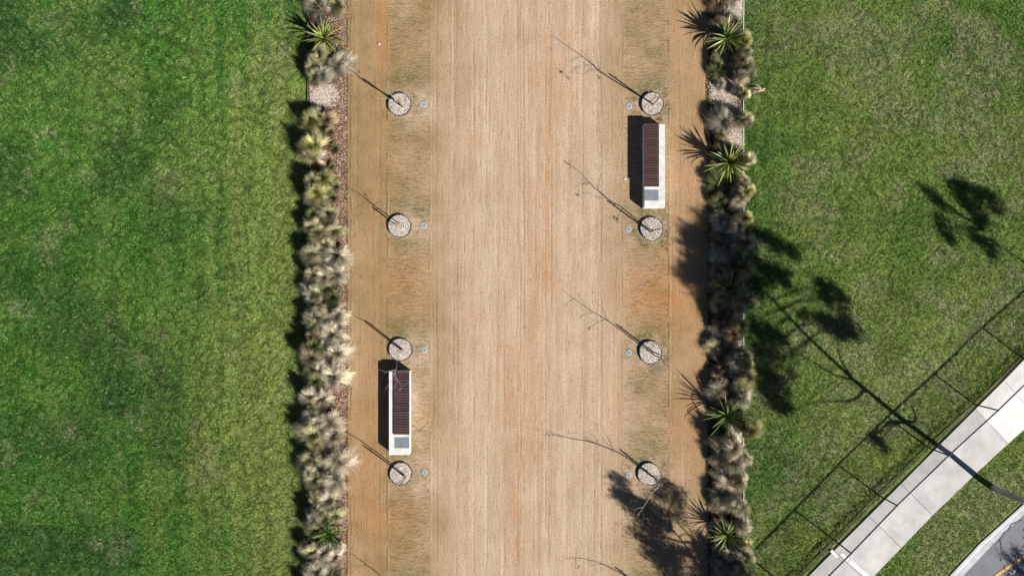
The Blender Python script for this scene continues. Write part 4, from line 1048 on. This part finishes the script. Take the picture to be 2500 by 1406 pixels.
T = [VP(2434, 1195, .3), SP(2316, 1107, 1.48), SP(2174, 1000, 3.28), SP(2060, 905, 4.75), SP(1950, 800, 6.2), SP(1870, 715, 7.3), SP(1800, 650, 8.2)]
gum((2436, 1197), T, .135,
  BL([(2010, 700, 24, 24, 6.6), (2022, 722, 26, 18, 6.4), (2045, 735, 20, 24, 6.2), (2015, 780, 26, 22, 6.1), (2052, 790, 34, 26, 6.0), (2075, 805, 26, 20, 5.9), (2040, 812, 24, 16, 5.8), (1965, 765, 16, 10, 6.2),
      (1860, 575, 26, 14, 8.2), (1888, 592, 22, 14, 8.1), (1918, 607, 22, 13, 8.), (1940, 622, 12, 9, 7.9), (1842, 565, 20, 16, 8.3),
      (1845, 645, 26, 22, 8.), (1875, 655, 18, 14, 7.9), (1905, 670, 26, 20, 7.7), (1915, 690, 18, 14, 7.6), (1850, 690, 26, 20, 7.7), (1835, 715, 18, 14, 7.7), (1875, 690, 12, 14, 7.6),
      (1755, 560, 48, 30, 9.2), (1700, 570, 38, 28, 9.4), (1690, 600, 30, 26, 9.4), (1735, 610, 50, 36, 9.1), (1790, 600, 40, 40, 8.9), (1700, 650, 42, 28, 9.2), (1690, 675, 34, 24, 9.2), (1745, 670, 48, 36, 8.9), (1790, 660, 40, 36, 8.7), (1730, 712, 34, 24, 8.8), (1765, 735, 44, 28, 8.5), (1735, 535, 34, 24, 9.3), (1790, 540, 34, 28, 9.0), (1740, 760, 26, 26, 8.5), (1760, 800, 30, 30, 8.2), (1745, 840, 26, 30, 8.0),
      (1845, 800, 26, 30, 7.2), (1880, 820, 30, 24, 7.), (1905, 835, 20, 18, 6.9), (1840, 850, 24, 26, 7.0), (1880, 865, 28, 16, 6.8), (1850, 900, 18, 22, 6.8), (1875, 915, 30, 26, 6.7), (1890, 945, 30, 28, 6.6), (1900, 980, 26, 24, 6.5), (1918, 998, 18, 12, 6.4), (1865, 950, 14, 22, 6.6), (1930, 908, 10, 8, 6.4),
      (2140, 1065, 14, 16, 3.0), (2150, 1085, 12, 14, 2.9)]),
  [[SP(2085, 925, 4.4), SP(2055, 880, 5.0), SP(2047, 850, 5.4), SP(2040, 815, 5.8)], [SP(2100, 945, 4.3), SP(2040, 915, 4.9), SP(1980, 880, 5.5), SP(1920, 845, 6.2)], [SP(2130, 972, 3.9), SP(2080, 976, 4.3), SP(2020, 980, 4.9), SP(1950, 990, 5.8)],
   [SP(1950, 800, 6.2), SP(1900, 740, 7.), SP(1850, 700, 7.5)], [SP(2215, 1030, 2.7), SP(2235, 1028, 2.6), SP(2232, 1005, 2.9), SP(2225, 990, 3.1)], [SP(2195, 1018, 3.0), SP(2165, 1032, 3.0), SP(2148, 1060, 3.0)]],
  "tall gum tree with smooth grey trunk between footpath and kerb", 1, dens=1.4)
gum((2806, 870), [SP(2700, 785, 1.6), SP(2600, 710, 3.), SP(2500, 640, 4.4), SP(2440, 600, 5.1), SP(2400, 560, 5.6)], .06,
  BL([(2262, 462, 14, 10, 6.6), (2275, 478, 14, 12, 6.5), (2290, 492, 14, 10, 6.4), (2304, 502, 10, 8, 6.3), (2294, 535, 12, 14, 6.2), (2305, 552, 16, 16, 6.1), (2312, 570, 13, 16, 6.0), (2322, 585, 12, 8, 5.9),
      (2335, 450, 20, 14, 6.4), (2358, 452, 22, 14, 6.2), (2340, 475, 18, 16, 6.2), (2350, 490, 16, 12, 6.1), (2385, 465, 22, 15, 6.), (2410, 475, 20, 13, 5.9), (2425, 495, 14, 18, 5.8), (2390, 495, 20, 12, 5.9), (2372, 508, 16, 10, 5.9), (2430, 512, 10, 10, 5.8),
      (2385, 532, 14, 14, 5.7), (2402, 535, 12, 10, 5.7), (2380, 572, 16, 12, 5.5), (2395, 588, 18, 14, 5.4), (2410, 605, 14, 14, 5.3), (2418, 615, 10, 8, 5.2)]),
  [[SP(2440, 600, 5.1), SP(2400, 590, 5.3), SP(2330, 570, 5.9)], [SP(2440, 600, 5.1), SP(2400, 540, 5.6), SP(2360, 480, 6.1)]], "gum tree beyond the right edge casting the split crown shadow on the lawn", 2, leaf=.13, dens=1.5)
gum((1975, 1675), [SP(1880, 1580, 1.3), SP(1780, 1470, 2.9), SP(1720, 1400, 3.9), SP(1680, 1340, 4.6), SP(1640, 1290, 5.2)], .13,
  BL([(1499, 1162, 14, 14, 5.8), (1510, 1180, 16, 18, 5.7), (1500, 1195, 10, 14, 5.7), (1524, 1205, 18, 20, 5.6), (1535, 1228, 18, 20, 5.5), (1552, 1250, 18, 18, 5.4), (1515, 1216, 12, 14, 5.6), (1550, 1290, 16, 12, 5.3), (1574, 1225, 24, 14, 5.4), (1600, 1245, 26, 20, 5.3), (1625, 1184, 20, 16, 5.4), (1655, 1200, 14, 12, 5.3), (1612, 1205, 18, 14, 5.4), (1650, 1228, 14, 18, 5.2), (1655, 1256, 16, 12, 5.1),
      (1585, 1275, 30, 22, 5.2), (1612, 1288, 24, 18, 5.1), (1570, 1308, 22, 14, 5.1), (1600, 1322, 30, 20, 5.), (1610, 1350, 36, 24, 4.8), (1640, 1365, 30, 26, 4.7), (1590, 1345, 22, 22, 4.9), (1655, 1340, 24, 14, 4.8), (1640, 1395, 24, 24, 4.5), (1620, 1420, 26, 24, 4.4), (1665, 1430, 30, 22, 4.3), (1700, 1345, 26, 20, 4.6), (1700, 1385, 24, 16, 4.5), (1720, 1330, 24, 26, 4.7), (1735, 1370, 30, 30, 4.5), (1770, 1350, 28, 28, 4.5), (1775, 1395, 30, 30, 4.3), (1740, 1420, 34, 26, 4.2), (1710, 1312, 14, 14, 4.8), (1800, 1400, 22, 30, 4.2), (1700, 1435, 30, 22, 4.2)]),
  [[SP(1720, 1400, 3.9), SP(1690, 1320, 4.6), SP(1640, 1260, 5.1), SP(1590, 1220, 5.4)], [SP(1720, 1400, 3.9), SP(1700, 1330, 4.5), SP(1675, 1270, 4.9)]], "gum tree beyond the bottom edge shading the path's lower right", 3, leaf=.13, dens=1.7)
gum((2790, 1640), [SP(2700, 1560, 1.2), SP(2600, 1480, 2.2), SP(2540, 1420, 3.)], .1,
  BL([(2492, 1350, 9, 8, 2.6), (2500, 1358, 14, 8, 2.6), (2466, 1370, 9, 7, 2.5), (2474, 1368, 8, 8, 2.5), (2492, 1385, 10, 9, 2.4), (2500, 1395, 14, 12, 2.4), (2490, 1404, 12, 10, 2.4), (2485, 1415, 14, 12, 2.4), (2515, 1380, 16, 20, 2.5), (2540, 1400, 24, 24, 2.6), (2520, 1430, 26, 24, 2.5)]),
  [[SP(2540, 1420, 3.), SP(2510, 1390, 2.6), SP(2480, 1372, 2.5)]], "small gum tree beyond the bottom right corner shading the road", 4, leaf=.11, dens=1.3)
